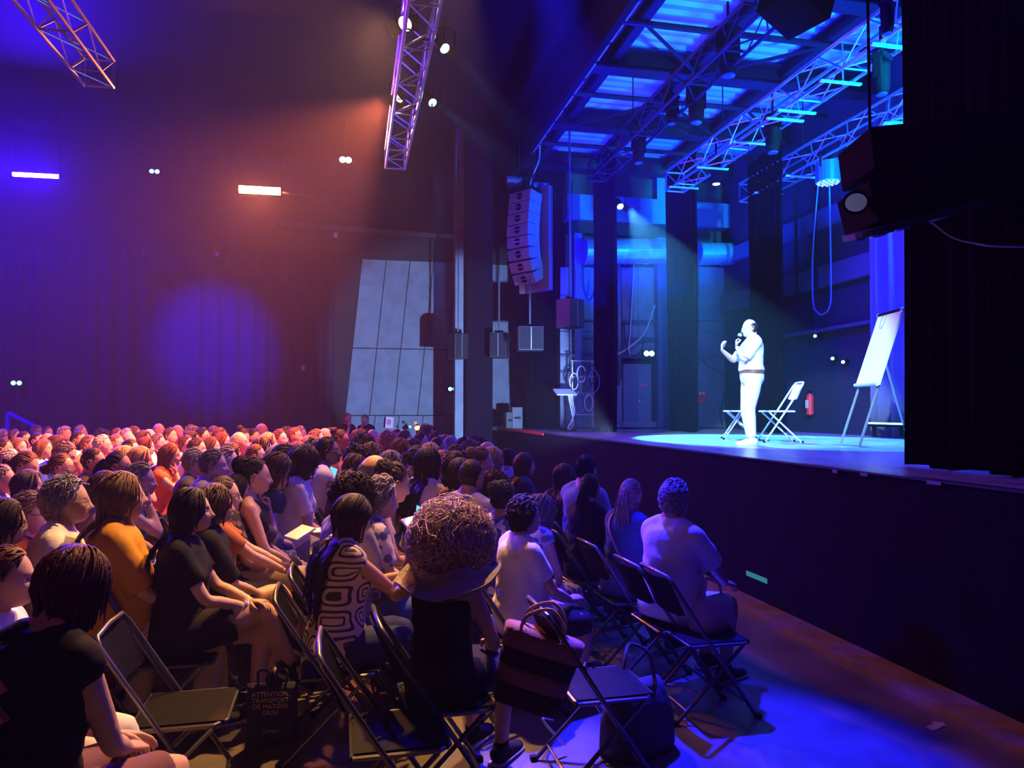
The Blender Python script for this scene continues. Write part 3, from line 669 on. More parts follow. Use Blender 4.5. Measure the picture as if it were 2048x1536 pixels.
for i, yy in enumerate((6.3, 8.8, 11.3, 13.8)):
    for (xa, xb) in ((4.15, 5.6), (5.6, 7.2), (7.2, 8.6)):
        gpart('diagonal_brace', MB().tube([(xa, yy - .1, 7.35), (xb, yy - 1.3, 7.45)] if (i + int(xa)) % 2 else [(xb, yy - .1, 7.35), (xa, yy - 1.3, 7.45)], .03, 6))
# jagged corrugated sheet ends along the proscenium edge
for k in range(16):
    yy = 5.5 + k * .62
    gpart('deck_flashing', MB().add([(3.72, yy, 7.3), (3.72, yy + .5, 7.3), (3.72, yy + .42, 7.52), (3.72, yy, 7.62), (3.76, yy, 7.3), (3.76, yy + .5, 7.3), (3.76, yy + .42, 7.52), (3.76, yy, 7.62)], [(0, 1, 2, 3), (7, 6, 5, 4), (0, 4, 5, 1), (2, 6, 7, 3), (0, 3, 7, 4), (1, 5, 6, 2)]), DECK)

# --- the side wall of the stage with its doors, ducts, pipes
sw = bpy.data.objects['wall_stage_side']
def wy(px, py, dy=0): return PY(px, py, YE - dy)
def wrect(name, x0, y0, x1, y1, m, t=.05, parent=None, dy=0, bevel=0, mb=None):
    a = wy(x0, y1, dy); b = wy(x1, y0, dy)
    return MB().box(((a.x + b.x) / 2, YE - dy - t / 2, (a.z + b.z) / 2), (b.x - a.x, t, b.z - a.z)).build(name, m, parent, bevel=bevel)
for (x0, x1) in ((1120, 1143), (1158, 1189), (1191, 1223), (1225, 1243), (1332, 1345), (1396, 1448), (1451, 1500)):
    for (y0, y1) in ((536, 590), (592, 662), (664, 855)):
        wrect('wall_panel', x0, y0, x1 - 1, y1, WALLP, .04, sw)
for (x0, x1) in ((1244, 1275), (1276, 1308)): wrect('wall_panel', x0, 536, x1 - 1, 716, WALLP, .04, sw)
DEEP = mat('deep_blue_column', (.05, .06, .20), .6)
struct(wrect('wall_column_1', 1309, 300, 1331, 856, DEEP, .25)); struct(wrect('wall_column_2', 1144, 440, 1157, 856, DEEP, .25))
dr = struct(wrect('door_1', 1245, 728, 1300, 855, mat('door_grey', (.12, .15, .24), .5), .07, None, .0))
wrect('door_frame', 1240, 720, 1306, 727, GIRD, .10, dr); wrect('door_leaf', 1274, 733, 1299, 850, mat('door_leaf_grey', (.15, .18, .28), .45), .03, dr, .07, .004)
wrect('kick_plate', 1245, 843, 1331, 855, mat('kick_plate', (.35, .38, .5), .3, .7), .02, dr, .11)
h_ = MB(); q = wy(1280, 797, .12); h_.tube([q + Vector((0, .06, 0)), q, q + Vector((.09, 0, 0))], .010, 6, side=(0, 0, 1)); h_.ball(q + Vector((0, .03, -.06)), .02, 8, 6); h_.build('door_handle', ALU, dr)
def text(name, s, m, loc, rot, size, parent=None, ext=.001, align='CENTER'):
    c = bpy.data.curves.new(name, 'FONT'); c.body = s; c.size = size; c.extrude = ext; c.align_x = align; c.align_y = 'CENTER'; c.space_line = .95; c.materials.append(m)
    c.resolution_u = 3; t_ = bpy.data.objects.new('tmp_text', c); C.objects.link(t_); me = bpy.data.meshes.new_from_object(t_.evaluated_get(bpy.context.evaluated_depsgraph_get())); bpy.data.objects.remove(t_)
    if not me.materials: me.materials.append(m)
    o = bpy.data.objects.new(name, me); C.objects.link(o); o.location = loc; o.rotation_euler = rot; o['kind'] = 'stuff'
    if parent: o.parent = parent
    return o
s_ = thing('door_sign', 'small pink sign plate on the grey stage door', 'sign', wy(1287, 771, .11)); MB().box((0, 0, 0), (.17, .012, .07)).build('plate', mat('sign_pink', (.75, .2, .32), .5), s_)
MB().box((0, -.008, 0), (.12, .004, .018)).build('printed_bar', mat('sign_ink', (.25, .02, .06), .5), s_)
# catwalk, duct, pipes
def walltube(name, pts, r, m, label, cat, group=None, dy=.2, n=10):
    o = MB().tube([wy(x, y, dy) for x, y in pts], r, n, side=(0, 1, 0.2)).build(name, m, smooth=True); return tag(o, label, cat, group)
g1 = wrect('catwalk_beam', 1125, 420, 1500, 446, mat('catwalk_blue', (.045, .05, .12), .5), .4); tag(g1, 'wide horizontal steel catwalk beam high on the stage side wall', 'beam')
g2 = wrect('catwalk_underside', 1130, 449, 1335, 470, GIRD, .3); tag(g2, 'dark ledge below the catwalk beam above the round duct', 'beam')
for nm, x0, x1, y0, y1, lb in (('ventilation_duct', 1170, 1333, 478, 528, 'big round ventilation duct on the stage side wall, left piece'), ('ventilation_duct', 1397, 1492, 486, 530, 'round ventilation duct on the stage side wall, shorter right piece')):
    a, b = wy(x0, (y0 + y1) / 2, .45), wy(x1, (y0 + y1) / 2, .45); rr = (wy(x0, y0, .45).z - wy(x0, y1, .45).z) / 2
    t_ = thing(nm, lb, 'duct', a); o = MB().tube([(0, 0, 0), b - a], rr, 24).build('duct_body', GALV, t_, smooth=False)
    n_ = max(2, int((x1 - x0) / 34))
    for i in range(n_ + 1): p = (b - a) * (i / n_); MB().tube([p - Vector((.03, 0, 0)), p + Vector((.03, 0, 0))], rr * 1.04, 24).build('duct_band', GALV, t_)
for i, (yy, xa, xb) in enumerate(((642, 1158, 1335), (677, 1146, 1335), (711, 1120, 1335), (712, 1395, 1450), (640, 1395, 1440), (744, 1120, 1180))):
    walltube('wall_pipe', [(xa, yy), (xb, yy + 1)], .028, mat('pipe_blue_grey', (.12, .14, .22), .4, .3), ['horizontal pipe on the stage side wall, topmost left of the door column', 'second horizontal pipe below the topmost on the stage side wall', 'third horizontal pipe running above the stage door', 'horizontal pipe behind the speaking man, right of the middle curtain', 'upper pipe right of the middle curtain', 'lowest short pipe above the coiled cables'][i], 'pipe', 'pipes on the stage side wall')
for i, (xx, y0, y1) in enumerate(((1141, 450, 800), (1238, 530, 760), (1232, 640, 745), (1150, 540, 735))):
    walltube('conduit', [(xx, y0), (xx + 1, y1)], (.03, .05, .02, .02)[i], mat('pipe_blue_grey', (.12, .14, .22), .4, .3), ['thin upright conduit left of the first inner curtain', 'thick upright conduit left of the stage door', 'thin upright conduit beside the thick one by the door', 'short upright conduit by the hanging speaker'][i], 'pipe', 'conduits on the stage side wall', .25)
cabs = [([(1168, 450), (1166, 560), (1172, 592), (1178, 600), (1186, 590), (1191, 560)], CAB, 'black cable loop hanging between the first two curtains'), ([(1268, 530), (1262, 640), (1258, 700), (1262, 712)], CABW, 'pale cable dropping down in front of the wall panels'),
        ([(1310, 610), (1290, 665), (1262, 692), (1240, 706), (1222, 712)], CABW, 'pale cable sweeping diagonally towards the pipes'), ([(1248, 642), (1250, 680), (1256, 706), (1270, 712), (1282, 700), (1288, 680)], CAB, 'dark cable hanging in a loop above the stage door'),
        ([(1229, 750), (1228, 800), (1224, 835), (1217, 850), (1212, 856)], CAB, 'black cable running down beside the first inner curtain'), ([(1405, 720), (1420, 735), (1442, 745), (1455, 760), (1446, 800), (1440, 830), (1446, 850)], CAB, 'dark cable looping down the wall behind the speaking man'),
        ([(1640, 330), (1626, 500), (1626, 600), (1634, 624), (1648, 628), (1660, 610), (1662, 560), (1658, 330)], mat('cable_blue', (.08, .08, .3), .5), 'long blue lit cable loop hanging right of the third curtain'), ([(1080, 290), (1078, 320), (1066, 350), (1058, 378)], CABW, 'pale cable curving down to the top of the line array')]
for pts, m, lb in cabs:
    yy = YE - .3
    if pts[0][0] > 1600: q = [PX(x, y, 8.5) for x, y in pts]
    elif pts[0][0] < 1100: q = [P(x, y, 15.3) for x, y in pts]
    else: q = [PY(x, y, yy) for x, y in pts]
    tag(MB().tube(smooth_path(q, 5), .016, 6, side=(0, 1, .1)).build('hanging_cable', m, smooth=True), lb, 'cable', 'hanging cables on stage')
# rear wall furniture: horizontal bands
for i, (z0, z1, lb) in enumerate(((5.3, 5.65, 'upper horizontal steel band on the dark rear stage wall'), (4.15, 4.55, 'lower horizontal steel band on the dark rear stage wall'), (3.3, 3.36, 'thin rail along the dark rear stage wall'))):
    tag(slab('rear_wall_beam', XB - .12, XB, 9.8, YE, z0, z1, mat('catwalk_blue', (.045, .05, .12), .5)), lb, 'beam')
for i, px in enumerate((1590, 1628)):
    a = PX(px, 335, 8.7); b = PX(px, 620, 8.7); tag(MB().tube([a, (a.x, a.y, b.z)], .03, 8).build('rear_wall_post', GIRD), ['left thin upright post on the rear stage wall', 'right thin upright post on the rear stage wall'][i], 'post')

# --- stage curtains
lg = [('first', 5.2, 1211, 15.4, 7.0), ('second', 6.8, 1366, 15.4, 7.0), ('third', 8.0, 1534, 14.6, 6.9)]
for i, (nm, X, px, d, zt) in enumerate(lg):
    p = P(px, 800, d); X = p.x; y = p.y; L = (.72, .74, .62)[i]
    a = thing('stage_curtain', {'first': 'black side curtain left of the stage door', 'second': 'black side curtain between stage door and speaking man', 'third': 'black side curtain directly behind the speaking man'}[nm], 'curtain', (X, y, TS), 0, 'black side curtains on the stage')
    c = curtain('curtain_cloth', (0, -L), (0.0, L), .01, zt - TS, 7, .055, CURT, 5 + i, a, sway=-.12)
    MB().tube([(0, -L - .1, zt - TS), (0, L + .1, zt - TS)], .025, 8).build('curtain_rail', GIRD, a)
    MB().tube([(0, -.3, zt - TS), (0, -.3, 7.4 - TS)], .006, 5).build('hanging_wire', GIRD, a)
a = thing('stage_curtain', 'black curtain at the far end of the stage front beside the line array', 'curtain', (4.45, 17.0, TS), 0, 'black side curtains on the stage')
curtain('curtain_cloth', (-.52, -.2), (.36, .05), .01, 5.9, 6, .07, CURT, 9, a, sway=-.15); MB().tube([(-.6, -.2, 5.9), (.4, .05, 5.9)], .025, 8).build('curtain_rail', GIRD, a)
a = thing('stage_curtain', 'big near black curtain masking the right side of the stage', 'curtain', (4.37, 3.4, TS))
curtain('curtain_cloth', (0, 1.75), (0, -.35), .015, 6.3, 12, .05, BLKG, 12, a, sway=.04); curtain('curtain_cloth', (-.10, -.40), (-.12, -4.4), .015, 6.3, 16, .05, BLKG, 13, a, sway=.02)
MB().tube([(0, 1.8, 6.3), (-.05, -4.4, 6.3)], .03, 8).build('curtain_rail', GIRD, a)
bd = thing('backdrop_curtain', 'blue lit pleated backdrop curtain at the rear of the stage', 'curtain', (8.6, 7.2, TS))
curtain('curtain_cloth', (0, 3.75), (0, -4.5), .02, 5.6, 26, .09, BCURT, 21, bd); MB().tube([(0, 3.8, 5.6), (0, -4.6, 5.6)], .025, 8).build('curtain_rail', GIRD, bd)

# ------------------------------------------------------------------ trusses (box girders of tube, every brace a piece)
UNIT = MB().tube([(0, 0, 0), (0, 0, 1)], 1, 6, side=(1, 0, 0)).mesh('brace'); UNIT.materials.append(ALU)
def bar(name, a, b, r, parent, me=UNIT):
    a = Vector(a); b = Vector(b); d = b - a; o = bpy.data.objects.new(name, me); C.objects.link(o); o.parent = parent
    o.location = a; o.rotation_euler = d.to_track_quat('Z', 'Y').to_euler(); o.scale = (r, r, d.length); return o
def truss(X, Z, y0, y1, s, label, chains, mtl=ALU, step=.5, ceil=8.6):
    me = UNIT
    if mtl != ALU: me = UNIT.copy(); me.materials.clear(); me.materials.append(mtl)
    t = thing('lighting_truss', label, 'truss', (X, y1, Z)); h = s / 2; L = y1 - y0; n = int(L / step)
    for sx in (-1, 1):
        for sz in (-1, 1): bar('chord', (sx * h, 0, sz * h), (sx * h, -L, sz * h), .024, t, me)
    for sx in (-1, 1): bar('end_strut', (sx * h, 0, -h), (sx * h, 0, h), .02, t, me)
    for sz in (-1, 1): bar('end_strut', (-h, 0, sz * h), (h, 0, sz * h), .02, t, me)
    for i in range(n):
        a, b = -i * step, -(i + 1) * step; k = 1 if i % 2 else -1
        for sx in (-1, 1): bar('brace', (sx * h, a, -h * k), (sx * h, b, h * k), .011, t, me)
        for sz in (-1, 1): bar('brace', (-h * k, a, sz * h), (h * k, b, sz * h), .011, t, me)
        if i % 2 == 0: bar('cross_strut', (-h, b, -h), (h, b, -h), .013, t, me)
    for c in chains: MB().tube([(0, -c, h), (0, -c, ceil - Z)], .012, 5).build('hanging_chain', GIRD, t)
    return t
truss(.72, 6.3, 3.0, 13.3, .34, 'aluminium lighting truss with warm lamps above the middle of the hall', (2, 6))
truss(-3.35, 6.3, 1.5, 10.7, .36, 'purple lit aluminium truss at the upper left of the hall', (2, 6))
truss(4.75, 6.55, 4.0, 14.0, .34, 'dark lighting truss nearest the stage front with hanging moving heads', (2, 6), GIRD, ceil=7.75)
truss(6.35, 6.4, 4.5, 13.8, .38, 'bright cyan lit truss over the middle of the stage', (2, 6), ceil=7.75)
truss(8.2, 6.4, 4.5, 14.2, .38, 'bright cyan lit truss over the rear of the stage', (2, 6), ceil=7.75)
# white fluorescent-like crossbars on the bright trusses
k = 0
PALE = mat('pale_crossbar', (.75, .80, .85), .35, .1)
for X, ys_ in ((6.35, (13.4, 12.2, 10.9, 9.9, 9.6, 8.6, 7.6)), (8.2, (13.4, 12.3, 9.9, 9.7))):
    for yy in ys_:
        tag(MB().box((X, yy, 6.17), (.62, .05, .03)).build('truss_crossbar', PALE, bevel=.006), '%s crossbar clamped under the %s cyan lit truss' % (('first', 'second', 'third', 'fourth', 'fifth', 'sixth', 'seventh')[ys_.index(yy)] + ' pale', 'middle' if X < 7 else 'rear') + ' counted from its far end', 'crossbar', 'pale crossbars under the bright trusses')
# chain hoist festoon across the hall ceiling
fe = thing('ceiling_pipe', 'long dark pipe with cable festoon crossing the black hall ceiling', 'pipe', PY(240, 28, 15))
a, b = PY(240, 28, 15), PY(985, 105, 15); MB().tube([(0, 0, 0), b - a], .05, 8).build('pipe_body', GIRD, fe); MB().tube([Vector((0, 0, -.16)), b - a + Vector((0, 0, -.12))], .022, 6).build('cable_run', CAB, fe)
for i in range(34): p = (b - a) * (.55 + .45 * i / 34); MB().tube([p + Vector((0, 0, -.05)), p + Vector((.06, 0, -.17)), p + Vector((.12, 0, -.05))], .014, 5).build('cable_loop', GIRD, fe)
for i in range(6): p = (b - a) * (i / 5); MB().tube([p, p + Vector((0, 0, 8.6 - p.z - a.z))], .01, 5).build('hanging_rod', GIRD, fe)
hd = MB(); hd.tube([(0, 0, 0), (0, 0, .12)], [.20, .17], 14); hd.ball((0, 0, -.02), (.19, .19, .12), 14, 8); o = hd.build('ceiling_dome', mat('dome_grey', (.3, .3, .34), .4)); o.location = PY(236, 24, 14.7) ; tag(o, 'pale dome fixture at the left end of the ceiling pipe', 'dome')
rl = thing('wall_rail', 'horizontal ledge rail on the end wall left of the dark column', 'rail', PY(560, 448, YH - .3)); a, b = PY(560, 448, YH - .3), PY(955, 478, YH - .3)
MB().box((b - a) / 2, ((b - a).length, .12, .12), Euler((0, math.atan2(-(b - a).z, (b - a).x), 0))).build('rail_body', mat('rail_paint', (.07, .06, .07), .5), rl)
for i in range(5): MB().box((b - a) * (i / 4) + Vector((0, .14, 0)), (.08, .3, .08)).build('bracket', GIRD, rl)

# ------------------------------------------------------------------ lamps
def em(name, col, s): return mat(name, (0.02, .02, .02), .4, emit=col, es=s)
E_W, E_C, E_O, E_B = em('lamp_warm', (1, .66, .30), 30), em('lamp_cyan', (.25, .75, 1), 16), em('lamp_orange', (1, .42, .16), 26), em('lamp_blue', (.55, .35, 1), 26)
E_X = em('exit_blue', (.1, .55, 1), 9)
def fresnel(loc, aim, E, label, hook=.45, r=.085, body=.28, grp=None, bm=BLK, arm=(.72, 0, 6.3)):
    t = thing('stage_lamp', label, 'lamp', loc, group=grp); d = (Vector(aim) - Vector(loc)).normalized(); rot = d.to_track_quat('Z', 'Y').to_matrix()
    def M3(mb): mb.v = [np.array(v_) @ np.array(rot).T for v_ in mb.v]; return mb
    M3(MB().tube([(0, 0, -body), (0, 0, -body * .8), (0, 0, -.02), (0, 0, .02)], [r * .6, r * 1.1, r * 1.1, r * 1.25], 14)).build('housing', bm, t)
    M3(MB().tube([(0, 0, .02), (0, 0, .026)], r, 16)).build('lens', E, t)
    M3(MB().box((r * 1.7, 0, .05), (.01, r * 2, .14), Euler((0, .5, 0)))).build('barn_door', bm, t); M3(MB().box((-r * 1.7, 0, .05), (.01, r * 2, .14), Euler((0, -.5, 0)))).build('barn_door', bm, t)
    MB().tube([(-.13, 0, 0), (-.13, 0, hook * .6), (0, 0, hook * .75), (.13, 0, hook * .6), (.13, 0, 0)], .012, 6, side=(0, 1, 0)).tube([(0, 0, hook * .7), (0, 0, hook)], .02, 6).build('yoke', bm, t)
    if arm is not None: MB().tube([(0, 0, hook), (0, 0, arm[2] - loc[2]), (arm[0] - loc[0], 0, arm[2] - loc[2])], .018, 6).build('support_arm', bm, t)
    return t
fresnel(LAMP1, (-3.5, 5, 1), E_W, 'upper glowing warm lamp on the left side of the hall truss', .3); fresnel(LAMP2, (-5, 9, 1), E_W, 'lower glowing warm lamp on the left side of the hall truss', .3)
fresnel(CY1, (3.2, 6.2, 2.2), E_C, 'upper cyan spotlight on the right side of the hall truss', .35, .06); fresnel(CY2, (3.2, 7.0, 2.0), E_C, 'lower cyan spotlight on the right side of the hall truss', .35, .06)
fresnel(WING, (6.2, 10.6, TS), E_C, 'small pale lamp on the catwalk of the stage side wall', .35, .07, arm=None)
def batten(loc, L, E, label, ht=.12, rz=0):
    t = thing('batten_lamp', label, 'lamp', loc, rz); MB().box((0, .06, 0), (L + .06, .12, ht + .04)).build('housing', BLK, t, bevel=.01)
    v, f = tube([(-L / 2, -.005, 0), (L / 2, -.005, 0)], (ht / 2, ht / 2), 12, side=(0, 0, 1)); MB().add(v, f).build('diffuser', E, t)
    MB().tube([(-L / 2, .06, 0), (-L / 2, .06, 8.6 - loc[2])], .01, 5).build('hanging_rod', GIRD, t); MB().tube([(L / 2, .06, 0), (L / 2, .06, 8.6 - loc[2])], .01, 5).build('hanging_rod', GIRD, t); return t
batten(OBAR, .86, E_O, 'glowing orange white batten lamp over the back of the audience', .17, -.02); batten(BBAR, .88, E_B, 'glowing blue white batten lamp at the far left over the audience', .09, -.03)
ob = MB().tube(smooth_path([OBAR + Vector((.45, .05, .0)), P(610, 393, 16), P(650, 408, 16), P(675, 425, 16)], 5), .035, 8).build('lamp_cable', mat('cable_brown', (.12, .07, .05), .5)); tag(ob, 'thick cable drooping right from the orange batten lamp', 'cable')
def twin(px, py, Y, label, E=E_X, s=.09, n=2):
    p = PY(px, py, Y); t = thing('emergency_light', label, 'light', p)
    if Y < 18 and px < 1000: MB().tube([(0, .03, .07), (0, .03, 8.6 - p.z)], .006, 5).build('hanging_wire', GIRD, t)
    if Y > 18: MB().box((0, .12, 0), (.06, .2, .05)).build('bracket', BLK, t)
    MB().box((0, .03, 0), (.34, .06, .16)).build('housing', BLK, t, bevel=.01)
    for i in range(n): MB().ball(((i - (n - 1) / 2) * .13, -.01, 0), (s * .62, .03, s * .6), 10, 7).build('light', E, t)
    return t
twin(309, 343, YH - .25, 'blue twin emergency light high on the end wall, left of the orange lamp'); twin(33, 766, YH - .25, 'blue twin emergency light low on the far left wall'); twin(905, 778, YH - .1, 'cyan twin emergency light on the grey panels by the column')
twin(691, 320, 17.5, 'bright blue emergency light under a small bracket high in the hall', em('exit_bright', (.3, .75, 1), 14), .12); twin(1298, 707, YE - .3, 'cyan glowing exit light above the grey stage door', em('exit_cyan', (.15, .75, 1), 9), .11)
for px, py, lb in ((1630, 672, 'upper tiny blue light on the dark rear stage wall'), (1665, 717, 'lower tiny blue light on the rear stage wall'), (1686, 724, 'tiny pale light right beside the lower blue one')):
    p = PX(px, py, XB - .085); t = thing('indicator_light', lb, 'light', p); MB().box((.05, 0, 0), (.06, .12, .1)).build('housing', BLK, t); MB().ball((0, 0, 0), .03, 8, 6).build('light', em('indicator_blue', (.2, .4, 1), 14), t)
t = thing('led_batten', 'glowing blue led batten lying low before the backdrop curtain', 'lamp', PX(1770, 847, 8.3)); MB().box((.04, 0, -.03), (.07, .84, .05)).box((.04, .3, -.13), (.05, .05, .16)).box((.04, -.3, -.13), (.05, .05, .16)).build('housing', BLK, t); MB().tube([(0, -.40, 0), (0, .40, 0)], .014, 8, side=(0, 0, 1)).build('tube', em('led_batten_e', (.15, .45, 1), 7), t)
pr = PY(835, 856, 19.0); t = thing('signal_light', 'red glowing signal light with a small green one by the end wall', 'light', pr); MB().tube([(0, .1, -1.28), (0, .1, .1)], .03, 8).build('stand', BLK, t)
MB().ball((0, 0, 0), (.075, .05, .06), 10, 7).build('red_light', em('signal_red', (1, .12, .04), 12), t); MB().ball((-.05, 0, .13), .035, 8, 6).build('upper_light', em('signal_red2', (1, .05, .03), 7), t); MB().ball((-.19, 0, .03), .03, 8, 6).build('green_light', em('signal_green', (.1, .9, .35), 4), t)
# moving heads
def moving_head(px, py0, py1, X, label, glow=False, can=False):
    a = PX(px, py0, X); b = PX(px, py1, X); H = (a.z - b.z); W = H * (.34 if not can else .55); t = thing('moving_head_lamp', label, 'lamp', a, rz=.5)
    if can:
        MB().tube([(0, 0, -H * .25), (0, 0, -H * .97)], [W * .8, W * .82], 20).build('housing', mat('par_blue', (.05, .05, .12), .4), t)
        MB().tube([(0, 0, -H * .97), (0, 0, -H * 1.0)], W * .76, 20).build('lens_plate', mat('led_plate', (.3, .35, .5), .3), t)
        for i in range(19):
            rr = 0 if i == 0 else (W * .33 if i < 7 else W * .62); an = i * 1.05 if i < 7 else i * .524; MB().ball((rr * math.cos(an), rr * math.sin(an), -H * 1.0), (W * .10,) * 3, 8, 5).build('led', em('led_glow', (.3, .6, 1), 1.6), t)
        MB().tube([(-W, 0, -H * .5), (-W, 0, 0), (W, 0, 0), (W, 0, -H * .5)], .02, 6, side=(0, 1, 0)).build('yoke', BLK, t); return t
    MB().tube([(0, 0, 0), (0, 0, .35)], .02, 6).build('clamp', BLK, t); MB().box((0, 0, -H * .07), (W * 1.5, W * 1.1, H * .14)).build('base', BLK, t, bevel=.02)
    for s_ in (-1, 1): MB().box((s_ * W * .68, 0, -H * .36), (W * .22, W * .7, H * .5)).build('yoke_arm', BLK, t, bevel=.02)
    MB().tube([(0, 0, -H * .2), (0, 0, -H * .3), (0, 0, -H * .8), (0, 0, -H * .96)], [W * .4, W * .55, W * .55, W * .42], 16).build('head', BLK, t)
    MB().tube([(0, 0, -H * .96), (0, 0, -H * .985)], W * .38, 16).build('lens', em('mh_on', (.3, .6, 1), 14) if glow else mat('lens_dark', (.05, .06, .1), .1), t)
    return t
mhd = [(1277, 268, 328, 4.75, 'small moving head lamp at the far end of the dark truss'), (1343, 190, 250, 4.75, 'wide moving head lamp second from the far end of the dark truss'), (1392, 165, 248, 5.0, 'slender moving head lamp hanging just right of the wide one'), (1456, 55, 155, 4.9, 'large dark moving head lamp below the upper crossing girders'),
       (1545, 232, 308, 6.4, 'dark moving head lamp hanging from the middle cyan truss'), (1762, 110, 192, 6.2, 'dark moving head lamp near the right curtain high up'), (1774, 5, 70, 6.0, 'dark moving head lamp at the top beside the right curtain')]
for q in mhd: moving_head(*q)
moving_head(1432, 316, 370, 6.5, 'lit moving head lamp with bright blue lens behind the second curtain', True); moving_head(1655, 312, 366, 8.2, 'round led can lamp with dotted lens under the rear truss', can=True)

# ------------------------------------------------------------------ loudspeakers
la = thing('line_array', 'tall curved line array of eight blue lit speaker boxes', 'loudspeaker', P(1052, 388, 15.4), rz=R(-145))
z = 0; x = 0; ang = -.10
for i in range(8):
    ang_i = (-.16, -.13, -.09, -.03, .05, .18, .34, .50)[i]; hh = .235; rot = Euler((0, ang_i, 0)); d = np.array(rot.to_matrix()) @ np.array((0, 0, -1)); c = np.array((x, 0, z)) + d * hh / 2
    b_ = MB().box(c, (.36, .60, hh * .95), rot).build('speaker_box', mat('array_grey', (.22, .22, .30), .5), la, bevel=.01)
    m_ = MB(); fr = np.array(rot.to_matrix()) @ np.array((.185, 0, 0)); m_.tube([c + fr * .98, c + fr * 1.03], (.075, .075), 16, side=(0, 1, 0)); m_.build('speaker_cone', BLK, b_)
    MB().box(c + fr * 1.05, (.01, .17, .012), rot).build('horn_slot', ALU, b_)
    x += d[0] * hh; z += d[2] * hh
MB().box((-.25, .05, -.95), (.12, .85, 2.2)).build('rear_panel', mat('array_rear', (.18, .10, .12), .6), la, bevel=.02)
MB().box((0, 0, .06), (.5, .5, .08)).build('flying_frame', BLK, la)
for s_ in (-.2, .2): MB().tube([(0, s_, .1), (0, s_, 3.2)], .012, 5).build('hanging_chain', GIRD, la)
for px, py, lb in ((1028, 362, 'left chain hoist motor above the line array'), (1080, 374, 'right blue lit chain hoist motor above the line array')):
    t = thing('hoist_motor', lb, 'hoist', P(px, py, 15.6)); MB().tube([(-.16, 0, 0), (.16, 0, 0)], .10, 12).box((0, 0, -.12), (.2, .16, .12)).build('motor_body', mat('motor_blue', (.12, .12, .3), .4), t); MB().tube([(0, 0, .1), (0, 0, 3)], .012, 5).build('hanging_chain', GIRD, t); MB().tube([(0, 0, -.15), (0, 0, -.35)], .012, 5).build('hook', GIRD, t)
def cabinet(loc, size, rz, label, rod, tilt=0, m=None):
    t = thing('hanging_speaker', label, 'loudspeaker', loc, rz); x, y, z = size
    MB().box((0, 0, 0), size, Euler((tilt, 0, 0))).build('cabinet_body', m or mat('cabinet_dark', (.012, .012, .02), .5), t, bevel=.015)
    MB().box((0, -y / 2 - .008, 0), (x * .92, .012, z * .9), Euler((tilt, 0, 0))).build('grille', GRILL, t); MB().box((0, -y / 2 - .018, 0), (.012, .012, z * .9), Euler((tilt, 0, 0))).build('grille_bar', ALU, t)
    MB().tube([(0, 0, z / 2), (0, 0, z / 2 + rod)], .022, 8).build('pole', mat('pole_grey', (.10, .10, .14), .4, .4), t); MB().box((0, 0, z / 2 + .03), (x * .5, .05, .05)).build('bracket', BLK, t); MB().tube([(0, 0, z / 2 + rod - .02), (0, 0, (8.6 if loc[1] > 16.5 else 7.7) - loc[2])], .006, 5).build('hanging_wire', GIRD, t); return t
cabinet(P(1060, 678, 15.2), (.52, .4, .50), -.12, 'square hanging speaker on a pole below the line array', .95); cabinet(P(1140, 628, 14.8), (.40, .4, .58), .5, 'dark hanging speaker right of the end curtain', 3.9); cabinet(P(998, 691, 17.0), (.40, .4, .58), -.3, 'dark hanging speaker right of the column', 1.4); cabinet(P(916, 693, 17.1), (.34, .4, .58), .3, 'dark speaker half hidden left of the column', 1.6)
for px, py, s_, lb in ((1021, 843, (.30, .35, .40), 'small black monitor speaker box on the far stage corner'), (1032, 838, (.26, .35, .52), 'grey flight case on the far stage corner')):
    p = P(px, py, 18.0); t = thing('speaker_box', lb, 'box', (p.x, p.y, TS)); MB().box((0, 0, s_[2] / 2), s_).build('box_body', mat('fc' + lb[:4], (.008, .008, .01) if 'black' in lb else (.07, .07, .085), .5), t, bevel=.015); MB().box((0, -s_[1] / 2 - .01, s_[2] * .5), (s_[0] * .6, .02, .05)).build('handle', GIRD, t)
# near flown cluster, right top
t = thing('line_array', 'black flown speaker array pointing down from the top edge over the stage', 'loudspeaker', P(1612, -20, 7.2), rz=.3)
for i in range(5):
    MB().box((-.04 * i, 0, .80 - .25 * i), (.86 - .09 * i, .5, .24), Euler((0, .35 - .0 * i, 0))).build('speaker_box', VB, t, bevel=.01)
for s_ in (-.2, .2): MB().tube([(s_, 0, .85), (s_, 0, 1.6)], .012, 5).build('hanging_chain', GIRD, t)
np_ = P(1805, 355, 4.7)
t = thing('line_array', 'big near black speaker cluster with perforated teal rigging plate underneath', 'loudspeaker', np_, rz=-.25)
for i in range(2): MB().box((.20 - .02 * i, .0, .16 - .27 * i), (1.0 - .03 * i, .5, .26), Euler((0, -.10 - .12 * i, 0))).build('speaker_box', VB, t, bevel=.012)
TEAL = mat('rigging_teal', (.06, .12, .15), .4, .5)
rotp = Euler((.15, -.26, 0)); rp = np.array(rotp.to_matrix())
pv = []; L = .44; 
for i in range(24):
    a = 2 * math.pi * i / 24; pv.append((math.copysign(abs(math.cos(a)) ** .6, math.cos(a)) * L, math.copysign(abs(math.sin(a)) ** .6, math.sin(a)) * .2))
V = np.array([(x, y, z) for z in (-.02, .02) for x, y in pv]) @ rp.T + np.array((.03, -.1, -.30)); F = [tuple(range(23, -1, -1)), tuple(range(24, 48))] + [(i, (i + 1) % 24, 24 + (i + 1) % 24, 24 + i) for i in range(24)]
pt = MB().add(V, F).build('rigging_plate', TEAL, t)
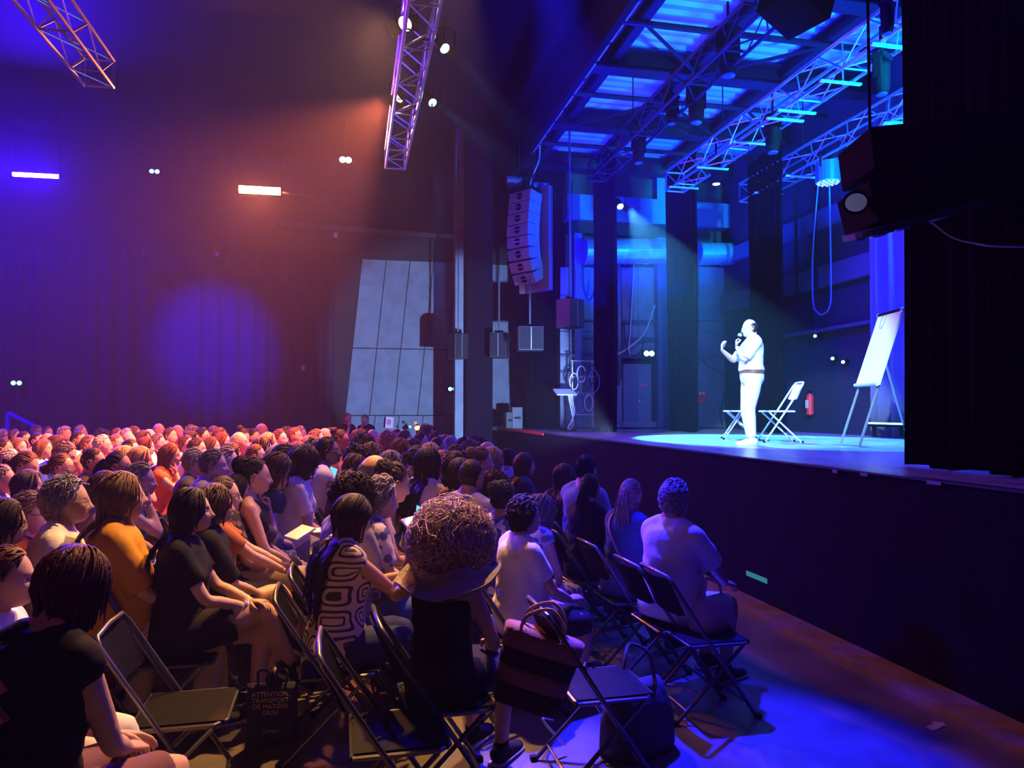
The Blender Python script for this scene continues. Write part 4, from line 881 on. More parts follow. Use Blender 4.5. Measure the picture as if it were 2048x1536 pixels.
for i, (x, y) in enumerate(((-.26, -.03), (-.08, .03), (.14, -.02))):
    c = np.array((.03, -.1, -.30)) + rp @ np.array((x, y, -.025)); MB().tube([c, c + rp @ np.array((0, 0, -.012))], (.062, .045), 16, side=(1, 0, 0)).build('hole_ring', mat('ring_teal', (.12, .35, .45), .35, .5), pt); MB().tube([c + rp @ np.array((0, 0, -.010)), c + rp @ np.array((0, 0, -.016))], (.045, .03), 16, side=(1, 0, 0)).build('hole', BLK, pt)
for i in range(4): c = np.array((.03, -.1, -.30)) + rp @ np.array((-.32 + i * .17, .09 - .05 * (i % 2), -.03)); MB().box(c, (.05, .014, .014), rotp).build('bolt_bar', TEAL, pt)
for s_ in (-.2, .2): MB().tube([(s_, 0, .25), (s_, 0, 3.6)], .010, 5).build('hanging_chain', VB, t)
t = thing('stage_lamp', 'round pale lens lamp on the corner of the near speaker cluster', 'lamp', P(1712, 405, 4.45), rz=0)
dv = (Vector((-.6, -1, -.15))).normalized(); rm = np.array(dv.to_track_quat('Z', 'Y').to_matrix())
def Mx(mb): mb.v = [np.array(q) @ rm.T for q in mb.v]; return mb
Mx(MB().tube([(0, 0, -.16), (0, 0, -.02), (0, 0, 0)], [.05, .072, .075], 16)).build('housing', BLK, t); Mx(MB().ball((0, 0, 0), (.062, .055, .02), 16, 8)).build('lens', mat('pale_lens', (.55, .6, .75), .15, emit=(.5, .6, .9), es=.08), t)
tag(MB().tube(smooth_path([P(1835, 423, 4.6), P(1870, 450, 4.6), P(1905, 475, 4.5), P(1950, 487, 4.4), P(1992, 493, 4.3), P(2060, 494, 4.2)], 5), .006, 6).build('loose_cable', CABW), 'pale loose cable trailing right from the near speaker cluster', 'cable')

# ------------------------------------------------------------------ folding chairs
def folding_chair(name, label, x, y, rz, group=None, steel=STEEL, pad=BLKF, z=0, cache={}):
    key = steel.name
    if key not in cache:
        d = {}
        d['seat'] = MB().box((.02, 0, .435), (.38, .39, .022)).mesh('seat')
        v, f = tube([(-.175, -.21, .432), (-.175, .21, .432), (.17, .215, .432), (.215, .17, .432), (.215, -.17, .432), (.17, -.215, .432), (-.175, -.21, .432)], .011, 6, side=(0, 0, 1), caps=False); d['seat_rim'] = MB().add(v, f).mesh('seat_rim')
        m = MB(); n = 10
        vv = []; ff = []
        for k, zz in ((0, .60), (1, .82)):
            for t in (-.006, .006):
                for i in range(n + 1): yy = -.20 + .40 * i / n; xx = -.20 - (zz - .60) * .42 - .035 * math.cos(yy / .2 * 1.4) + t; vv.append((xx, yy, zz - (abs(yy) > .19) * .015 * (1 if k else -1)))
        for t in (0, 1):
            o_ = t * (n + 1); 
            for i in range(n): ff.append((o_ + i, o_ + i + 1, o_ + i + 1 + 2 * (n + 1), o_ + i + 2 * (n + 1)))
        for i in range(n): ff += [(i, i + 1, i + 1 + n + 1, i + n + 1), (2 * (n + 1) + i, 2 * (n + 1) + i + 1, 3 * (n + 1) + i + 1, 3 * (n + 1) + i)]
        ff += [(0, n + 1, 3 * (n + 1), 2 * (n + 1)), (n, 2 * n + 1, 4 * n + 3, 3 * n + 2)]
        d['backrest'] = MB().add(vv, ff).mesh('backrest')
        m = MB()
        m.tube([(.24, .225, .0), (-.06, .225, .45), (-.285, .222, .80), (-.305, .19, .835), (-.31, 0, .842), (-.305, -.19, .835), (-.285, -.222, .80), (-.06, -.225, .45), (.24, -.225, .0)], .0125, 8, side=(1, 0, .3)); d['back_frame'] = m.mesh('back_frame', True)
        for k in (-1, 1): d['leg%d' % k] = MB().tube([(.165, k * .205, .42), (-.27, k * .205, .0)], .0115, 8).mesh('leg')
        d['stretcher1'] = MB().tube([(-.20, -.205, .07), (-.20, .205, .07)], .008, 6, side=(0, 0, 1)).mesh('stretcher'); d['stretcher2'] = MB().tube([(.18, -.225, .09), (.18, .225, .09)], .008, 6, side=(0, 0, 1)).mesh('stretcher')
        d['feet'] = MB().box((0, 0, .012), (.03, .03, .024)).mesh('rubber_foot')
        for k_, me in d.items(): me.materials.append(pad if k_ in ('seat', 'backrest') else (BLKF if k_ == 'feet' else steel))
        cache[key] = d
    t = thing(name, label, 'chair', (x, y, z), rz, group)
    for fx, fy in ((.245, .225), (.245, -.225), (-.275, .205), (-.275, -.205)):
        o = bpy.data.objects.new('rubber_foot', cache[key]['feet']); C.objects.link(o); o.parent = t; o.location = (fx, fy, 0)
    for k_, me in cache[key].items():
        if k_ == 'feet': continue
        o = bpy.data.objects.new(re.sub(r'-?\d', '', k_) if k_ != 'feet' else 'rubber_feet', me); C.objects.link(o); o.parent = t
    return t

# ------------------------------------------------------------------ poses
CH = dict(w=(.20, .03, 1.02), h=(.2, .5, -1), d=(-.1, -.15, 1), n=(-1, .1, 0), p=.9)      # hand to chin
LAPH = dict(w=(.29, .06, .60)); KNEE = dict(w=(.40, .10, .60), d=(1, -.2, -.35), p=.3)
PHON = dict(w=(.36, .04, .82), h=(-.2, .5, -1), d=(.7, -.25, .65), n=(-.75, -.1, .6), p=.7)
def archetype(nm, fem):
    kw = dict(fem=fem, wd=.90 if fem else 1.0)
    v = {'lap': dict(hy=.0), 'left': dict(hy=.30, RA=KNEE), 'right': dict(hy=-.35, lean=.08), 'chin': dict(lean=.16, RA=CH, hp=.12, LA=LAPH), 'down': dict(hp=.38, bend=.6, lean=.12),
         'cross': dict(legs='cross', lean=-.02), 'fwd': dict(lean=.30, hp=-.08, RA=KNEE, LA=KNEE, bend=.3), 'back': dict(lean=-.10, hp=.05, belly=.05)}[nm]
    kw.update(v); return Pose(**kw)
# px, py of the top of the head, depth (0 = from sitting height), pose, woman, hair, hair colour, skin, top, colour, legwear, colour, options, description
FAR = [
 (6,  856, 17.5, 'lap', 1, 'bob', 'grey', 'l', 'tee', 'lblue', 'g', 'person lit blue at the far left edge, beside the handrail foot'),
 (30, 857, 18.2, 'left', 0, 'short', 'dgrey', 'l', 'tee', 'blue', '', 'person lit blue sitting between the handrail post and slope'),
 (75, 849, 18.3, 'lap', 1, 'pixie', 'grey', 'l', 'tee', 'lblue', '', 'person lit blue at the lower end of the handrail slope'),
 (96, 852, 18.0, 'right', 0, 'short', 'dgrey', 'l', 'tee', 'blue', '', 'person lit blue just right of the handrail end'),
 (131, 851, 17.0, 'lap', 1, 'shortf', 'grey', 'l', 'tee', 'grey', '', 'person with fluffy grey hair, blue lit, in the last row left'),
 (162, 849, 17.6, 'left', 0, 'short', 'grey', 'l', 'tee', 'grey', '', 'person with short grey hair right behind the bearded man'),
 (8,  875, 11.5, 'left', 1, 'lowbun', 'dark', 'm', 'tee', 'dred', '', 'person with dark knotted hair cut by the left picture edge'),
 (49, 861, 13.5, 'lap', 0, 'crop', 'dark', 'm', 'tee', 'pink', '', 'person with receding dark hair under the handrail slope'),
 (39, 874, 11.6, 'right', 1, 'long', 'lbrown', 'l', 'sleeveless', 'pink', '', 'person with long light brown hair near the left edge'),
 (75, 863, 14.0, 'lap', 0, 'crop', 'dark', 'l', 'tee', 'pink', '', 'person with high forehead behind the long haired blond woman'),
 (96, 864, 13.0, 'lap', 0, 'fringe', 'grey', 'l', 'tee', 'white', '', 'elderly person, nearly bald, in profile at left'),
 (88, 876, 11.8, 'lap', 1, 'long', 'lbrown', 'l', 'sleeveless', 'white', '', 'person with long dark blond hair and brightly lit face'),
 (121, 868, 13.2, 'down', 1, 'bob', 'brown', 'l', 'tee', 'dred', '', 'person with brown bob looking down, left of bearded man'),
 (158, 860, 12.2, 'lap', 0, 'crop', 'dark', 'm', 'tee', 'white', 'b', 'bearded person with short dark hair in red light'),
 (180, 869, 13.6, 'lap', 1, 'lowbun', 'lbrown', 'l', 'tee', 'pink', '', 'person with tied light hair right of the bearded man'),
 (22, 897, 8.6, 'lap', 0, 'short', 'white', 'l', 'tee', 'pink', 't', 'white haired person in thin glasses at the left edge'),
 (63, 902, 8.9, 'down', 1, 'lowbun', 'brown', 'm', 'tee', 'pink', '', 'person with smooth brown tied hair looking down at left'),
 (140, 883, 9.4, 'down', 0, 'short', 'dgrey', 'm', 'long', 'royal', '', 'person with combed grey hair and royal blue shirt'),
 (125, 905, 8.4, 'lap', 1, 'lowbun', 'brown', 'l', 'tank', 'tan', '', 'person with curly low ponytail and bare shoulders'),
 (188, 893, 8.0, 'lap', 0, 'crop', 'black', 'm', 'tee', 'black', '', 'person with cropped black hair and black t-shirt at left'),
 (6,  928, 6.6, 'lap', 0, 'short', 'grey', 'l', 'long', 'lav', '', 'elderly face cut by the left edge above the dark bob'),
 (57, 935, 6.9, 'lap', 1, 'bob', 'dgrey', 'l', 'tee', 'red', '', 'person with straight dark grey bob and red top'),
 (206, 868, 11.6, 'lap', 0, 'short', 'white', 'l', 'tee', 'red', 't', 'white haired person in glasses and red shirt'),
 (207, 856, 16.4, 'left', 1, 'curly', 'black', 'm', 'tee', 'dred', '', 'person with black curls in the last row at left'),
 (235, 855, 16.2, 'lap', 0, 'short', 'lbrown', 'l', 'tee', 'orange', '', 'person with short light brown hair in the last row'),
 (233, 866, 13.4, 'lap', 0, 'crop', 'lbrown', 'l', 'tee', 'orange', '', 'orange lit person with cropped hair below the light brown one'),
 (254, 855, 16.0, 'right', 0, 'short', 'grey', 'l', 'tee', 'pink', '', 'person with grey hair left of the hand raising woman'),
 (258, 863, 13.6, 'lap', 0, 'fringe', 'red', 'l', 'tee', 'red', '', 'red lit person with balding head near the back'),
 (270, 851, 15.6, 'chin', 1, 'long', 'brown', 'm', 'tee', 'dred', '', 'person with long brown hair raising a hand to the face'),
 (287, 858, 15.8, 'lap', 1, 'bob', 'brown', 'm', 'tee', 'pink', '', 'small dark person left of the round bald head'),
 (299, 857, 14.6, 'lap', 0, 'bald', 'grey', 'l', 'tee', 'dred', '', 'bald person with round pink head near the back'),
 (318, 846, 15.4, 'lap', 0, 'bald', 'grey', 'l', 'tee', 'pink', '', 'bald person sitting tallest in the back rows at left'),
 (356, 849, 15.8, 'lap', 0, 'bald', 'dgrey', 'm', 'tee', 'dred', '', 'bald darker person alone before the blue wall'),
 (341, 854, 14.2, 'lap', 0, 'short', 'brown', 'l', 'tee', 'white', '', 'person with short brown hair between the two bald heads'),
 (262, 877, 11.0, 'lap', 1, 'lowbun', 'dark', 'l', 'tee', 'pink', '', 'brightly lit pale face above the sunglasses wearing woman'),
 (318, 866, 12.4, 'chin', 0, 'short', 'dgrey', 'l', 'tee', 'white', '', 'person with dark grey hair resting the head on a fist'),
 (294, 871, 12.8, 'chin', 1, 'bob', 'auburn', 'l', 'tee', 'pink', '', 'person with auburn bob whose hands cover the mouth'),
 (250, 888, 9.6, 'lap', 1, 'wavybob', 'blond', 'l', 'tee', 'pink', '', 'person with blond bob behind the woman in dark glasses'),
 (238, 900, 8.6, 'lap', 1, 'pony', 'black', 'm', 'tee', 'dred', 'g', 'person with black ponytail and dark framed glasses'),
 (284, 889, 9.6, 'chin', 1, 'bob', 'blond', 'm', 'sleeveless', 'dgrey', 'w', 'person with straight blond bob, blue wristband, hand at chin'),
 (343, 884, 9.3, 'chin', 1, 'long', 'auburn', 'm', 'sleeveless', 'orange', '', 'person with long auburn hair and orange sleeveless top'),
 (285, 922, 7.2, 'chin', 1, 'pixie', 'grey', 'l', 'sleeveless', 'teal', '', 'person with short silver hair and teal sleeveless top'),
 (212, 937, 6.6, 'lap', 1, 'bob', 'lbrown', 'l', 'tee', 'beige', '', 'light haired person half hidden behind the mustard top'),
 (374, 869, 12.4, 'right', 1, 'short', 'auburn', 'l', 'tee', 'white', '', 'pale face under auburn hair left of the raised hands'),
 (396, 874, 12.0, 'chin', 0, 'short', 'brown', 'l', 'tee', 'white', '', 'person with both hands raised before a bright face'),
 (386, 849, 16.2, 'lap', 1, 'curly', 'dgrey', 'l', 'tee', 'dgrey', '', 'person with grey curls in the last row before blue cloth'),
 (385, 860, 14.4, 'lap', 1, 'bob', 'dark', 'l', 'tee', 'dred', 'g', 'person with dark hair and wide glasses near the back'),
 (406, 854, 14.6, 'lap', 0, 'short', 'black', 'm', 'tee', 'dred', 'g', 'person with black hair and glasses right of the grey curls'),
 (428, 850, 16.0, 'lap', 0, 'crop', 'brown', 'l', 'tee', 'dgrey', '', 'person with cropped brown hair in the last row, centre left'),
 (441, 853, 15.4, 'lap', 1, 'bob', 'brown', 'm', 'tee', 'dgrey', '', 'person with brown bob behind the auburn haired woman'),
 (446, 863, 12.6, 'lap', 1, 'long', 'auburn', 'l', 'tee', 'white', '', 'person with auburn hair and very bright face'),
 (424, 872, 12.0, 'lap', 1, 'long', 'brown', 'l', 'tee', 'white', '', 'person with long straight brown hair before the auburn one'),
 (479, 863, 10.4, 'lap', 0, 'bald', 'white', 'l', 'tee', 'red', 't', 'big bald person in thin glasses before the end wall'),
 (491, 857, 15.0, 'down', 1, 'bun', 'black', 'm', 'tee', 'dred', '', 'person with black bun behind the big bald head'),
 (508, 856, 15.4, 'lap', 1, 'updo', 'black', 'm', 'tee', 'pink', '', 'person with black pinned up hair below the bald head'),
 (524, 846, 16.4, 'lap', 0, 'bald', 'grey', 'm', 'tee', 'dred', '', 'bald person highest in the last row at centre left'),
 (537, 862, 12.4, 'lap', 1, 'bob', 'blond', 'l', 'tee', 'white', '', 'person with blond hair and bright face before the bald one'),
 (526, 871, 11.8, 'lap', 1, 'wavybob', 'dark', 'l', 'tee', 'pink', '', 'person with dark wavy hair and pale cheek'),
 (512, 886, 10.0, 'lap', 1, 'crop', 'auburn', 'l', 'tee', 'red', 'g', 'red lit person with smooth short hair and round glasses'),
 (391, 893, 7.9, 'lap', 0, 'short', 'grey', 'l', 'tee', 'olive', 'g', 'person with short grey hair, glasses and olive shirt'),
 (430, 896, 8.2, 'chin', 0, 'short', 'dgrey', 'l', 'long', 'grey', '', 'person with hand at the mouth beside the olive shirt'),
 (455, 891, 8.8, 'lap', 1, 'pixie', 'grey', 'l', 'long', 'beige', '', 'person with swept grey hair and round cheeks'),
 (470, 883, 10.0, 'down', 1, 'bob', 'dark', 'l', 'tee', 'dred', '', 'dark haired person between grey hair and big bald head'),
 (560, 857, 12.0, 'right', 0, 'short', 'auburn', 'l', 'tee', 'beige', 't', 'reddish haired person in thin glasses and beige shirt'),
 (578, 853, 14.2, 'down', 0, 'short', 'dark', 'm', 'tee', 'dgrey', '', 'dark haired person right of the beige shirt'),
 (590, 853, 14.8, 'lap', 0, 'crop', 'auburn', 'm', 'tee', 'dred', '', 'orange faced person before the last grey head'),
 (601, 851, 15.2, 'lap', 0, 'short', 'grey', 'm', 'tee', 'dgrey', '', 'grey haired person at the right end of that back group'),
 (633, 857, 13.0, 'lap', 0, 'short', 'lbrown', 'l', 'tee', 'pink', '', 'fair person with swept hair left of the orange bald head'),
 (651, 855, 12.8, 'lap', 0, 'bald', 'brown', 'm', 'tee', 'orange', '', 'bald orange lit person left of the standing men'),
 (663, 853, 14.6, 'lap', 1, 'bob', 'brown', 'm', 'tee', 'dred', '', 'dark person half hidden behind the orange bald head'),
 (622, 868, 11.4, 'lap', 1, 'wavybob', 'lbrown', 'l', 'tee', 'pink', '', 'light brown haired person behind the dark wavy bob'),
 (598, 880, 10.4, 'lap', 1, 'bob', 'brown', 'l', 'tee', 'lav', '', 'brown haired person left of the dark wavy bob'),
 (555, 886, 10.4, 'lap', 1, 'bob', 'grey', 'l', 'tee', 'pink', '', 'person with pale grey bob above the denim shirt'),
 (578, 887, 9.8, 'down', 0, 'short', 'dark', 'm', 'long', 'royal', '', 'dark head bending low above the denim shirt'),
 (633, 872, 9.6, 'lap', 0, 'curly', 'dgrey', 'l', 'tee', 'navy', '', 'person with grey brown curls and blue lit face'),
 (682, 858, 12.0, 'lap', 1, 'bun', 'dark', 'd', 'tank', 'orange', 's', 'tanned person with hair bun and sunglasses by the standing men'),
 (721, 855, 12.2, 'lap', 1, 'wavybob', 'brown', 'l', 'long', 'beige', '', 'person with brown waves below the right standing man'),
 (738, 857, 13.6, 'lap', 1, 'long', 'black', 'l', 'tee', 'dgrey', '', 'person with long black hair before the dark wall'),
 (746, 858, 14.2, 'lap', 0, 'bald', 'brown', 'l', 'tee', 'beige', '', 'small bald head right behind the long black hair'),
 (728, 864, 9.8, 'left', 0, 'curly', 'black', 'l', 'jacket', 'tan', '', 'young person with black curls and tan jacket'),
 (718, 885, 9.6, 'lap', 1, 'curly', 'dark', 'l', 'tee', 'navy', '', 'dark curly head just below the tan jacket'),
 (745, 881, 9.4, 'lap', 1, 'wavybob', 'brown', 'l', 'tee', 'blue', '', 'brown wavy head right of the tan jacket'),
 (780, 859, 13.4, 'chin', 1, 'curly', 'blond', 'l', 'sleeveless', 'orange', '', 'blond curly person in orange resting chin on hand'),
 (794, 858, 13.0, 'lap', 0, 'short', 'dark', 'l', 'tee', 'white', '', 'dark haired person in white right of the blond curls'),
 (811, 859, 12.0, 'back', 0, 'short', 'lbrown', 'l', 'tee', 'lav', '', 'light brown haired person tilting the head back'),
 (804, 875, 10.4, 'lap', 1, 'longwavy', 'auburn', 'l', 'sleeveless', 'orange', '', 'person with long auburn waves and orange top'),
 (826, 873, 10.6, 'lap', 1, 'bob', 'brown', 'l', 'tee', 'plum', '', 'brown bob right of the long auburn waves'),
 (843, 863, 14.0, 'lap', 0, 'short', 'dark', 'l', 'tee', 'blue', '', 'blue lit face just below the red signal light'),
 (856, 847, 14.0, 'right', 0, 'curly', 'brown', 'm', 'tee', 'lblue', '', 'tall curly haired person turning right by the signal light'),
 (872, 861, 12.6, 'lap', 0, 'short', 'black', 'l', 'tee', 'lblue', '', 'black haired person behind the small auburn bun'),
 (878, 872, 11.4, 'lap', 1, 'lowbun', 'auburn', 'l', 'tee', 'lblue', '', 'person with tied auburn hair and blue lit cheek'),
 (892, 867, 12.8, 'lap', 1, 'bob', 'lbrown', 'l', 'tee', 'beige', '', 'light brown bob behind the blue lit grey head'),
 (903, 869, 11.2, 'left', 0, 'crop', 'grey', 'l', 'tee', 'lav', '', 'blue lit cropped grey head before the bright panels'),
 (836, 889, 9.4, 'lap', 1, 'pony', 'dark', 'l', 'tee', 'navy', '', 'dark ponytail left of the white sleeveless top'),
 (862, 882, 10.4, 'lap', 1, 'wavybob', 'blond', 'l', 'tee', 'lblue', '', 'blond wavy head behind the blue hair clip'),
 (889, 897, 9.4, 'lap', 1, 'bob', 'red', 'l', 'tee', 'red', '', 'person with red bob and red top'),
 (914, 888, 10.6, 'lap', 0, 'short', 'black', 'l', 'tee', 'black', '', 'dark cap like head behind the red bob'),
 (930, 872, 12.0, 'lap', 0, 'short', 'black', 'm', 'tee', 'black', '', 'dark head at the foot of the black column'),
 (955, 868, 12.6, 'lap', 0, 'curly', 'black', 'm', 'tee', 'navy', '', 'dark curly head at the right foot of the column'),
 (944, 876, 10.8, 'lap', 1, 'curly', 'dgrey', 'l', 'tee', 'plum', '', 'dark grey curls behind the twisted blond hair'),
 (976, 880, 10.2, 'right', 0, 'fringe', 'brown', 'l', 'tee', 'lav', '', 'balding brown head beside the silver blond waves'),
 (964, 891, 9.8, 'lap', 1, 'updo', 'lbrown', 'l', 'tee', 'plum', '', 'twisted light brown hair left of the silver blond waves'),
 (986, 890, 9.6, 'lap', 1, 'wavybob', 'blond', 'l', 'tee', 'lav', '', 'silver blond wavy bob near the front row'),
 (783, 897, 8.4, 'lap', 1, 'wavybob', 'dgrey', 'l', 'tee', 'beige', '', 'grey brown waves behind the bald man in glasses'),
 (712, 906, 8.4, 'lap', 1, 'longwavy', 'brown', 'l', 'tee', 'plum', '', 'brown wavy hair left of the bald man in glasses'),
]
usedkeys = {}
placed = []
def body_yaw(x, y):  # bodies face the stage (+X), turned a little towards the speaker
    return .45 * math.atan2(8.9 - y, 5.2 - x) if x < 4 else 0
def seat_person(px, py, d, P_, key, hair, hc, skin, top, tc, bot, bc, desc, opts='', far=True, yaw=None, var=0, grow=None, rock=True):
    tgt = P(px, py, d)
    y = body_yaw(tgt.x, tgt.y) if yaw is None else yaw
    Rz = Matrix.Rotation(y, 3, 'Z'); hv = {'bigcurl': .07, 'curly': .03, 'shortf': .022, 'wavybob': .02, 'bob': .016, 'pixie': .018, 'quiff': .02, 'updo': .02}.get(hair, .010)
    tl = Vector(P_.top) + Vector((0, 0, hv if hair != 'bald' else 0)); s_ = grow or min(max(tgt.z / tl.z, .90), 1.24)
    o = tgt - Rz @ (tl * s_)
    if abs(o.z) > .02:   # keep the pixel column, let the seat height rest on the floor
        o.z = 0
    r = make_person(key, P_, hair, hc, skin, top, tc, bot, bc, desc, group=None, far=far, dens=(1.6 if d < 4.2 and hair != 'bigcurl' else 1.0), glasses={'g': 'thick', 't': 'thin'}.get(next((c for c in opts if c in 'gt'), ''), None), beard='b' in opts, var=var)
    r.location = (o.x, o.y, 0); r.rotation_euler = (0, 0, y); r.scale = (s_, s_, s_)
    placed.append((r, o.x, o.y, y, d, desc)); return r
rows_ = []
for q in FAR:
    q = list(q); q[2] *= .84 if q[1] < 915 else .80; rows_.append(q)
# spread people who would sit inside each other apart along their own line of sight
pos = [P(q[0], q[1], q[2]) for q in rows_]
for it in range(60):
    mv = False
    for i in range(len(rows_)):
        for j in range(i):
            a, b = P(rows_[i][0], 830, rows_[i][2]), P(rows_[j][0], 830, rows_[j][2])
            if (a - b).length < .52 and abs(rows_[i][0] - rows_[j][0]) < 60:
                k = 1 if rows_[i][1] < rows_[j][1] else -1
                rows_[i][2] = min(max(rows_[i][2] + .12 * k, 6), 19.0); rows_[j][2] = min(max(rows_[j][2] - .12 * k, 6), 19.0); mv = True
    if not mv: break
for i, (px, py, d, pose, fem, hair, hc, skin, top, tc, opts, desc) in enumerate(rows_):
    key = (pose, fem); usedkeys.setdefault(key, archetype(pose, bool(fem)))
    hs_i = i % 3
    bot = ('trousers', 'skirt', 'shorts')[hs_i] if fem else ('trousers', 'trousers', 'shorts')[hs_i]
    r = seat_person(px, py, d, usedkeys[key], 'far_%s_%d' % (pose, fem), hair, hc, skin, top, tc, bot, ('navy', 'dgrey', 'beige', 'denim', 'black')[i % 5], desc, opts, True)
    if 's' in opts: put('sunglasses', glasses_mesh(False), r, [GLF, GLF], Matrix.Translation(Vector(usedkeys[key].hc)) @ Matrix([list(r_) for r_ in usedkeys[key].HR]).to_4x4())
    if 'w' in opts:
        P_ = usedkeys[key]; e, w_, *_x = P_.A[-1]; MB().tube([w_ * .9 + e * .1, w_], .031, 12).build('wristband', mat('wristband_blue', (.1, .25, .8), .5), r)

# ------------------------------------------------------------------ the people one can see well
def H(px, py, d, desc, hair, hc, top, tc, bot, bc, skin='l', opts='', yaw=None, var=1, grow=None, **kw):
    P_ = Pose(**kw); r = seat_person(px, py, d, P_, 'near_%d' % len(placed), hair, hc, skin, top, tc, bot, bc, desc, opts, False, yaw, var, grow); r['_n'] = 0; del r['_n']
    return r, P_
F = dict(fem=True, wd=.90)
per = {}
def hw(rp, k, off=(0, 0, 0)):
    """world position near the hand of a person"""
    r, P_ = rp; e, w_, hd, pn, _ = P_.A[k]; p = Vector(w_ + hd * .08 + np.array(off)); return r.matrix_basis @ p
# left edge and third row
per['g1'] = H(12, 990, 3.9, 'person with dark bob and glasses cut by the left edge', 'bob', 'dark', 'tee', 'dred', 'trousers', 'black', opts='g', hp=.1, var=2, **F)
per['g2'] = H(62, 979, 4.3, 'person with short blond hair, glasses and dark red top', 'pixie', 'blond', 'sleeveless', 'dred', 'trousers', 'dred', opts='g', hp=.05, **F)
per['a18'] = H(137, 946, 4.15, 'person with thick silver curls and white blouse', 'shortf', 'grey', 'half', 'white', 'trousers', 'beige', opts='t', hp=.05, fem=True, wd=1.0, RA=LAPH)
per['b17'] = H(243, 937, 4.15, 'person with grey brown bob and mustard yellow top', 'bob', 'lbrown', 'half', 'mustard', 'trousers', 'beige', opts='t', fem=True, wd=1.02, lean=-.04, belly=.05, hp=0, var=3)
per['g3'] = H(18, 1087, 2.85, 'person with short reddish hair at the lower left edge', 'short', 'auburn', 'tee', 'white', 'trousers', 'white', lean=.02, hp=.1, RA=dict(w=(.30, .02, .80), h=(-.2, .6, -1), d=(.5, -.2, .8), n=(-1, 0, .4), p=.7), yaw=.1)
per['g4'] = H(158, 1080, 2.45, 'person with dark red bob and black tank top, back to us', 'bob', 'auburn', 'sleeveless', 'black', 'bermuda', 'plum', hp=.12, bend=.25, lean=.10, var=4, yaw=.95, fem=True, wd=1.0, RA=dict(w=(.34, .02, .60)), LA=KNEE)
per['f1'] = H(383, 970, 4.2, 'person with black bob, black t-shirt and crossed bare legs', 'bob', 'black', 'tee', 'black', 'shorts', 'black', legs='cross', hp=.02, hy=.05, yaw=.05, var=5, **F, RA=dict(w=(.36, .03, .66), d=(.9, -.5, .1), p=.4), LA=dict(w=(.38, .0, .68), d=(.8, -.6, .1), p=.4))
per['f2'] = H(432, 962, 4.6, 'person with dark curls, glasses and black v-neck top', 'wavybob', 'brown', 'half', 'black', 'shorts', 'black', opts='g', hp=.08, legs='cross', var=6, **F, RA=dict(w=(.35, .05, .62)))
per['f3'] = H(450, 950, 5.0, 'person with brown hair, glasses and rust orange t-shirt', 'lowbun', 'brown', 'tee', 'rust', 'skirt', 'black', opts='g', hp=.08, lean=.06, var=7, **F, RA=dict(w=(.48, .04, .66), d=(.9, -.4, -.2), p=.5), LA=dict(w=(.50, .02, .68), d=(.8, -.5, -.1), p=.5))
per['f4'] = H(475, 944, 5.4, 'person with long black hair and dark floral blouse', 'long', 'black', 'tee', 'bfloral', 'trousers', 'black', hp=.05, legs='cross', var=8, **F)
per['f5'] = H(503, 938, 5.7, 'person with long brown waves and dark grey shirt', 'longwavy', 'brown', 'half', 'dgrey', 'bermuda', 'beige', hp=.1, var=9, **F, RA=CH)
per['f6'] = H(513, 910, 5.5, 'person with black curly updo and black vest', 'updo', 'black', 'tank', 'black', 'bermuda', 'beige', hp=.1, var=10, **F)
per['d12'] = H(567, 903, 5.95, 'person in denim jacket bending forward, hand at forehead', 'bob', 'brown', 'jacket', 'denim', 'skirt', 'dots', hp=.45, bend=.7, lean=.22, var=11, **F, RA=dict(w=(.36, .05, .64)), LA=dict(w=(.28, .12, 1.02), h=(.6, .6, -1), d=(-.4, -.3, 1), n=(-1, -.3, 0), p=.7))
per['d13'] = H(613, 886, 6.4, 'person with dark wavy bob and white t-shirt', 'wavybob', 'dark', 'tee', 'white', 'trousers', 'grey', hp=.15, lean=.1, var=12, hy=.3, **F)
per['d9'] = H(655, 872, 7.4, 'person with short dark hair, glasses, white sleeveless, folded hands', 'short', 'black', 'sleeveless', 'white', 'trousers', 'beige', skin='d', opts='t', hp=-.02, RA=dict(w=(.24, .02, .98), h=(.2, .6, -1), d=(-.1, -.3, 1), p=.8), LA=dict(w=(.27, .0, .97), h=(.2, .6, -1), d=(-.1, -.4, 1), p=.8))
# middle block
per['e17'] = H(708, 938, 4.6, 'person with dark wavy hair and grey shirt, back view', 'curly', 'dark', 'tee', 'grey', 'trousers', 'dgrey', hp=.05, yaw=.5, wd=1.05, var=13)
per['e15'] = H(752, 905, 5.3, 'bald person with glasses and shaved beard, in profile', 'fringe', 'dgrey', 'tee', 'lav', 'trousers', 'navy', skin='m', opts='t', hp=.08, var=14, hs=1.05)
per['e19'] = H(772, 950, 4.75, 'person with silver curls and lavender floral shirt', 'shortf', 'grey', 'tee', 'floral', 'trousers', 'blue', hp=.25, lean=.15, var=15, **F, LA=KNEE)
per['e18'] = H(800, 923, 5.3, 'person with dark curly updo and patterned strap dress', 'updo', 'black', 'tank', 'floral', 'trousers', 'denim', skin='m', hp=.35, bend=.5, lean=.12, var=16, **F, RA=dict(w=(.36, .08, .64)))
per['e9'] = H(856, 891, 6.3, 'person with dark long hair and white sleeveless top', 'long', 'black', 'sleeveless', 'white', 'skirt', 'white', skin='m', hp=.05, hy=.2, var=17, yaw=.7, **F)
per['fr2'] = H(913, 901, 6.5, 'person with long curly brown hair, back view', 'curlylong', 'brown', 'tee', 'tan', 'skirt', 'tan', hp=.05, yaw=.9, var=18, **F)
per['fr11'] = H(924, 912, 6.1, 'person with dark shoulder length hair beside cropped head', 'bob', 'dark', 'long', 'pink', 'skirt', 'white', opts='g', hp=.1, yaw=.8, var=19, **F)
